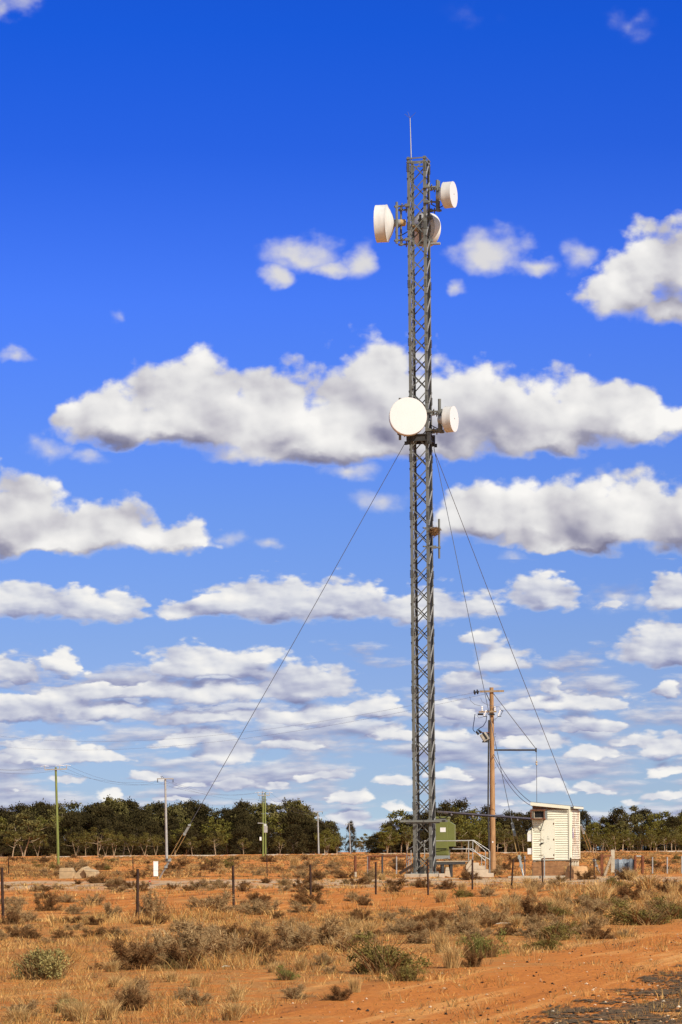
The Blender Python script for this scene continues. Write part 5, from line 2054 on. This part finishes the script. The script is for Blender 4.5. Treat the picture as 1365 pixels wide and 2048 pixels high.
m.beam(at(526, 1599.5, 384.7), at(535, 1600, 384.7), .08, .08)
m.build('upper_gear', M_DARK, p3)
p4, t4, _, _ = far_pole(636, 1624, 638, 540, .17, .12, M_GALV_L, 'grey pole at the end of the left wood, before an olive tree', (626.5, 1624, 646, 1623.5, (.03, .97)), 'down')
p5, t5, _, _ = far_pole(699, 1647, 701.5, 700, .15, .11, M_GALV_L, 'far thin grey pole in the gap beside a tall thin dark tree', (691, 1648, 707.5, 1647.5, (.03, .97)), 'down')
p6, t6, _, _ = far_pole(759.5, 1664, 760, 740, .16, .12, M_DARK, 'farthest dark pole whose crossarm shows over the tree left of the tower', (752, 1665, 765, 1665, (.03, .97)), 'down')

k = 0
WORDS = ('upper', 'middle', 'lower')
g12 = 'wires between the green and the grey pole'
for a, b, w in ((t1[2], t2[1], 'upper'), (t1[1], t2[0], 'middle'), (at(120, 1541, 300), at(331, 1560, 335), 'lowest')):
    span(a, b, 1.05 if w != 'lowest' else .75, .010, w + ' sagging wire between the green pole and the grey steel pole', group=g12)
for a, b, w in ((t2[1], t3[1], 'upper'), (t2[0], t3[0], 'middle'), (at(333, 1562, 335), at(528, 1597, 385), 'lowest')):
    span(a, b, .9, .010, w + ' sagging wire between the grey steel pole and the transformer poles', group='wires between the grey pole and the transformer poles')
for a, b, w in ((t3[2], t4[1], 'upper'), (t3[1], t4[0], 'lower')):
    span(a, b, 1.0, .010, w + ' wire from the transformer poles to the pole at the end of the wood', group='wires beyond the transformer poles')
for a, b, w in ((t4[1], t5[1], 'upper'), (t4[0], t5[0], 'lower')):
    span(a, b, 1.6, .010, w + ' wire between the two far poles by the gap', group='wires by the gap')
for a, b, w in ((t1[0], (-28, 1535), 'upper'), (t1[1], (-28, 1537), 'middle'), (at(112, 1541, 300), (-28, 1541), 'lowest')):
    span(a, at(b[0], b[1], 285), .35, .010, w + ' wire from the green pole out past the left edge', group='wires left of the green pole')


# ------------------------------------------------------------------ front wire fence of star pickets
FENCE = [(7, 1845, 110), (275, 1838, 100), (468, 1818, 87), (622, 1806, 77), (752, 1789, 65), (857, 1790, 72), (945, 1779, 60), (1023, 1775, 57), (1086, 1768, 51), (1141, 1761, 46), (1189, 1757, 40)]
# regular depths along the fence line
f0 = ground_at(7, 1846)
fence = thing('wire_fence', 'front wire fence of dark steel pickets crossing the red soil', 'fence', f0)
tops = []
for (x, y, h) in FENCE:
    g = ground_at(x, y)
    hm = h * g.y / F_PX
    lean = {1023: .08, 1141: .03, 468: -.01, 7: -.02}.get(x, random.uniform(-.02, .02))
    tpnt = g + Vector((lean * hm, 0, hm))
    m = MB()
    for a in (0, 2.09, 4.19):
        d = Vector((math.cos(a + .4), math.sin(a + .4), 0))
        m.beam(g + d * .018 - Vector((0, 0, .2)), tpnt + d * .018, .036, .008, d)
    m.build('picket', M_POST, fence)
    tops.append((g, tpnt))
g, tpnt = tops[0]
ext = (g + (g - tops[1][0]), tpnt + (g - tops[1][0]))
g, tpnt = tops[-1]
ext2 = (g + (g - tops[-2][0]) * 2, tpnt + (g - tops[-2][0]) * 2)
allp = [ext] + tops + [ext2]
for f in (.96, .68, .40, .16):
    m = MB()
    pts = []
    for i in range(len(allp) - 1):
        a, b = allp[i][0].lerp(allp[i][1], f), allp[i + 1][0].lerp(allp[i + 1][1], f)
        for s in range(5):
            q = s / 5
            pts.append(a.lerp(b, q) - Vector((0, 0, .10 * q * (1 - q))))
    m.tube(pts, .0035, 4)
    m.build('wire', M_POST, fence)

# back pickets beyond the track
bf = thing('back_fence', 'thin line of dark pickets beyond the pale track at the left', 'fence', ground_at(267, 1752))
for (x, y0, y1) in ((18, 1717, 1752), (267, 1715, 1751), (535, 1715, 1753)):
    g = ground_at(x, y1)
    MB().box((0, 0, 0), (.001, .001, .001)) if False else None
    MB().tube([g - Vector((0, 0, .2)), at(x - 1, y0, g.y)], .032, 6).build('picket', M_POST, bf)
for f in (.95, .6):
    pts = []
    for x in (-20, 18, 140, 267, 400, 535, 640, 710):
        y = 1752.0
        g = ground_at(x, y)
        pts.append(g + Vector((0, 0, 1.1 * f)))
    MB().tube(pts, .004, 4).build('wire', M_POST, bf)


# compound fences by the tower
def post(t, x, y0, y1, D, r, material, n=8, lean=0):
    a, b = at(x + lean, y0, D), at(x, y1, D)
    MB().tube([b, a], r, n).build('post', material, t, smooth=True)


g = thing('strainer_post', 'single rusty pipe post with a pale concrete foot left of the rusty rail', 'post', at(711, 1755, 152))
MB().tube([at(711, 1745, 152), at(711, 1711.5, 152)], .07, 10).build('pipe', M_RUST, g, smooth=True)
MB().tube([at(711, 1756, 152), at(711, 1744, 152)], .075, 10).build('foot', M_CONC, g, smooth=True)
MB().tube([at(711, 1735, 151.9), at(711.5, 1736, 151.6)], .06, 8).build('hinge_pin', M_RUST, g)

D_ = 162
cf = thing('rail_fence', 'rusty top rail fence with thin posts left of the tower', 'fence', at(760, 1748, D_))
MB().tube([at(735.5, 1712.5, D_), at(824, 1711, D_)], .045, 8).build('top_rail', M_RUST, cf, smooth=True)
for x, mt, r, yb in ((738.5, M_RUST, .07, 1746), (736, M_GALV_L, .035, 1750), (765, M_DARK, .055, 1754), (793.5, M_GALV_L, .035, 1746), (818, M_GALV_L, .03, 1746)):
    post(cf, x, 1711.5, yb + 2, D_, r, mt)
for y in (1722, 1734, 1744):
    MB().tube([at(736, y, D_), at(820, y - .6, D_)], .005, 4).build('wire', M_POST, cf)

D_ = 150
t = thing('gate_post', 'thick rusty post with a short brace just right of the hut', 'post', at(1204.5, 1754, D_))
MB().box(at(1204.5, 1731.5, D_), (.15, .15, 1.28)).build('post', M_RUST, t)
MB().beam(at(1206, 1712.5, D_), at(1223, 1711.5, D_ + .3), .05, .07).build('brace', M_RUST, t)
t = thing('timber_strainer', 'square grey timber post with a sloping stay right of the rusty gate post', 'post', at(1226, 1740, D_ + 2))
MB().box(at(1226, 1722, D_ + 2), (.20, .2, 1.25)).build('post', M_CONC, t)
MB().beam(at(1223, 1714, D_ + 1.5), at(1209, 1753, D_ - .5), .10, .13).build('stay', M_GREYWOOD, t)

t = thing('iron_sheet_panel', 'dented grey corrugated iron panel between the timber post and rusty frame', 'iron sheet', at(1250, 1752, D_))
for k, (xa, xb, ya, yb, dd, bulge) in enumerate(((1230, 1239, 1718, 1752, 0, .05), (1238.5, 1258, 1718.5, 1752, .25, .10), (1257.5, 1270, 1718, 1750, .1, -.05))):
    n = 34
    m = MB()
    vs, fs = [], []
    for i in range(n + 1):
        f = i / n
        x = xa + (xb - xa) * f
        d = D_ + dd + .02 * math.sin(i * 1.9) + bulge * math.sin(f * 3.14)
        topy = ya + .8 * math.sin(f * 7 + k)
        vs += [at(x, yb, d), at(x + .2 * math.sin(k), (ya + yb) / 2, d + .04), at(x, topy, d + .02)]
    for i in range(n):
        for j in range(2):
            fs.append((i * 3 + j, (i + 1) * 3 + j, (i + 1) * 3 + j + 1, i * 3 + j + 1))
    m.add(vs, fs)
    ob = m.build('iron_sheet', M_ZINC, t, smooth=True)
    sm = ob.modifiers.new('thick', 'SOLIDIFY')
    sm.thickness = .004
t = thing('rusty_gate_frame', 'rusty square pipe frame with a grey top rail right of the iron sheets', 'gate frame', at(1278, 1746, D_))
for x, r in ((1271, .07), (1285.5, .085)):
    post(t, x, 1711, 1748, D_, r, M_RUST)
MB().tube([at(1271, 1712.5, D_), at(1285.5, 1712.5, D_)], .04, 8).build('top_rail', M_GALV_L, t, smooth=True)
MB().tube([at(1276, 1738, D_), at(1285, 1716, D_)], .025, 6).build('brace', M_RUST, t)
rf = thing('steel_picket_fence', 'pale grey steel posts of the fence at the right edge', 'fence', at(1335, 1746, D_))
for x, y0 in ((1305.5, 1714), (1335, 1714), (1364, 1712)):
    post(rf, x, y0, 1747, D_, .036, M_GALV_L)
for y in (1716, 1727, 1738):
    MB().tube([at(1286, y, D_), at(1372, y - .8, D_)], .005, 4).build('wire', M_POST, rf)
hf = thing('hut_side_post', 'thin grey post standing close in front of the hut door', 'post', at(1089, 1754, 143.2))
MB().tube([at(1089.3, 1755, 143.2), at(1089, 1713, 143.2)], .035, 8).build('pipe', M_GALV_L, hf, smooth=True)
hf = thing('hut_side_post', 'thin grey post between the steep guy wire and the hut', 'post', at(1050, 1750, 150))
MB().tube([at(1050.2, 1750, 150), at(1050, 1712, 150)], .03, 8).build('pipe', M_GALV_L, hf, smooth=True)


# ------------------------------------------------------------------ rubble, boulder, marker box
def lump(name, c, s, seed, material, label, cat, rz=0.0, facets=5, chips=.18):
    r = random.Random(seed)
    import bmesh
    bm = bmesh.new()
    bmesh.ops.create_cube(bm, size=1)
    bmesh.ops.subdivide_edges(bm, edges=bm.edges[:], cuts=facets, use_grid_fill=True)
    for v in bm.verts:
        p = v.co.copy()
        rnd = p.normalized() * .62
        p = p.lerp(rnd, chips * 1.6)
        n_ = math.sin(p.x * 5.1 + seed) * math.sin(p.y * 4.3 + seed * 2) * math.sin(p.z * 4.7 + seed * 3)
        p *= 1 + chips * .5 * n_ + r.uniform(-.02, .02)
        v.co = p
    Rz = Matrix.Rotation(rz, 3, 'Z')
    vs = [Rz @ Vector((v.co.x * s[0], v.co.y * s[1], v.co.z * s[2])) + Vector(c) for v in bm.verts]
    bm.verts.index_update()
    fs = [tuple(v.index for v in f.verts) for f in bm.faces]
    bm.free()
    o = MB().add(vs, fs).build(name, material, None, c, smooth=False)
    return tag(o, label, cat)


D_ = 141.5
M_ROCK = mat('orange_boulder', (.46, .27, .13), .95, .3, 2.0, col2=(.62, .38, .19), bump=.6)
lump('boulder', at(1154, 1748, D_), (.90, .8, .82), 4, M_ROCK, 'big orange boulder at the right foot of the hut', 'boulder', .5, 6, .20)
D_ = 150
m = MB()
poly = [(118.5, 1757.5), (145, 1757), (147, 1752), (146.5, 1744), (142, 1735.5), (120, 1736), (118.5, 1742)]
m.prism([at(x, y, D_) for x, y in poly], (0, 0, 0), (.12, .35, 0))
tag(m.build('concrete_slab', M_CONC_T, None, at(132, 1756, D_), bevel=.02), 'upright broken concrete slab left of the tumbled blocks', 'rubble', 'broken concrete by the track')
m = MB()
poly = [(148, 1757.5), (150, 1748), (163, 1735.5), (168, 1739), (174, 1747), (168, 1757), (158, 1758)]
m.prism([at(x, y, D_ + .2) for x, y in poly], (0, 0, 0), (.28, .8, .1))
tag(m.build('concrete_block', M_CONC_T, None, at(160, 1756, D_), bevel=.03), 'tilted concrete block in the middle of the rubble', 'rubble', 'broken concrete by the track')
m = MB()
poly = [(173, 1756), (172, 1748), (166, 1738), (176, 1740), (190, 1744), (192.5, 1749), (189, 1755.5), (182, 1757)]
m.prism([at(x, y, D_ - .1) for x, y in poly], (0, 0, 0), (.15, .7, .08))
m.prism([at(x, y, D_ - .2) for x, y in ((176, 1754.5), (187, 1754), (188, 1749.5), (177, 1749))], (0, 0, 0), (.02, .2, 0))
tag(m.build('concrete_block', M_CONC_T, None, at(182, 1756, D_), bevel=.03), 'slumped concrete block at the right end of the rubble', 'rubble', 'broken concrete by the track')
m = MB()
a, b = at(312, 1752.5, 158.5), at(312, 1724, 158.5)
m.box((a + b) / 2, (.26, .24, (b - a).length))
m.box(b + Vector((0, 0, .015)), (.285, .265, .04))
tag(m.build('marker_box', M_PAPER, None, a, bevel=.012), 'bright white marker box beside the left guy anchor', 'marker box')
p = ground_at(300, 1771)
mk = thing('marker_peg', 'tiny red and white peg in the dry shrub below the white box', 'peg', p)
MB().tube([p, p + Vector((0, 0, .16))], .035, 8).build('peg', M_PAPER, mk)
MB().tube([p + Vector((0, 0, .16)), p + Vector((0, 0, .22))], .045, 8).build('cap', mat('red_paint', (.5, .03, .02), .5, .1, 3), mk)
# scraps of bleached timber on the ground
for x, y, L, a, lab in ((412, 1873, .22, .1, 'bleached stick on the soil above the long grey thicket'), (1005, 1850, .3, .3, 'pale stick lying under the shrub with arching twigs'), (1200, 1816, .36, -.1, 'pale stick lying in front of the blackish brushwood'), (452, 1938, .12, .6, 'pale flat stone right of the rusty brown shrub')):
    p = ground_at(x, y) + Vector((0, 0, .03))
    d = Vector((math.cos(a), math.sin(a), .05)) * L / 2
    tag(MB().tube([p - d, p - d * .2 + Vector((0, 0, .01)), p + d], [.006, .010, .005], 6).build('bleached_stick', M_CONC, None, p), lab, 'stick')
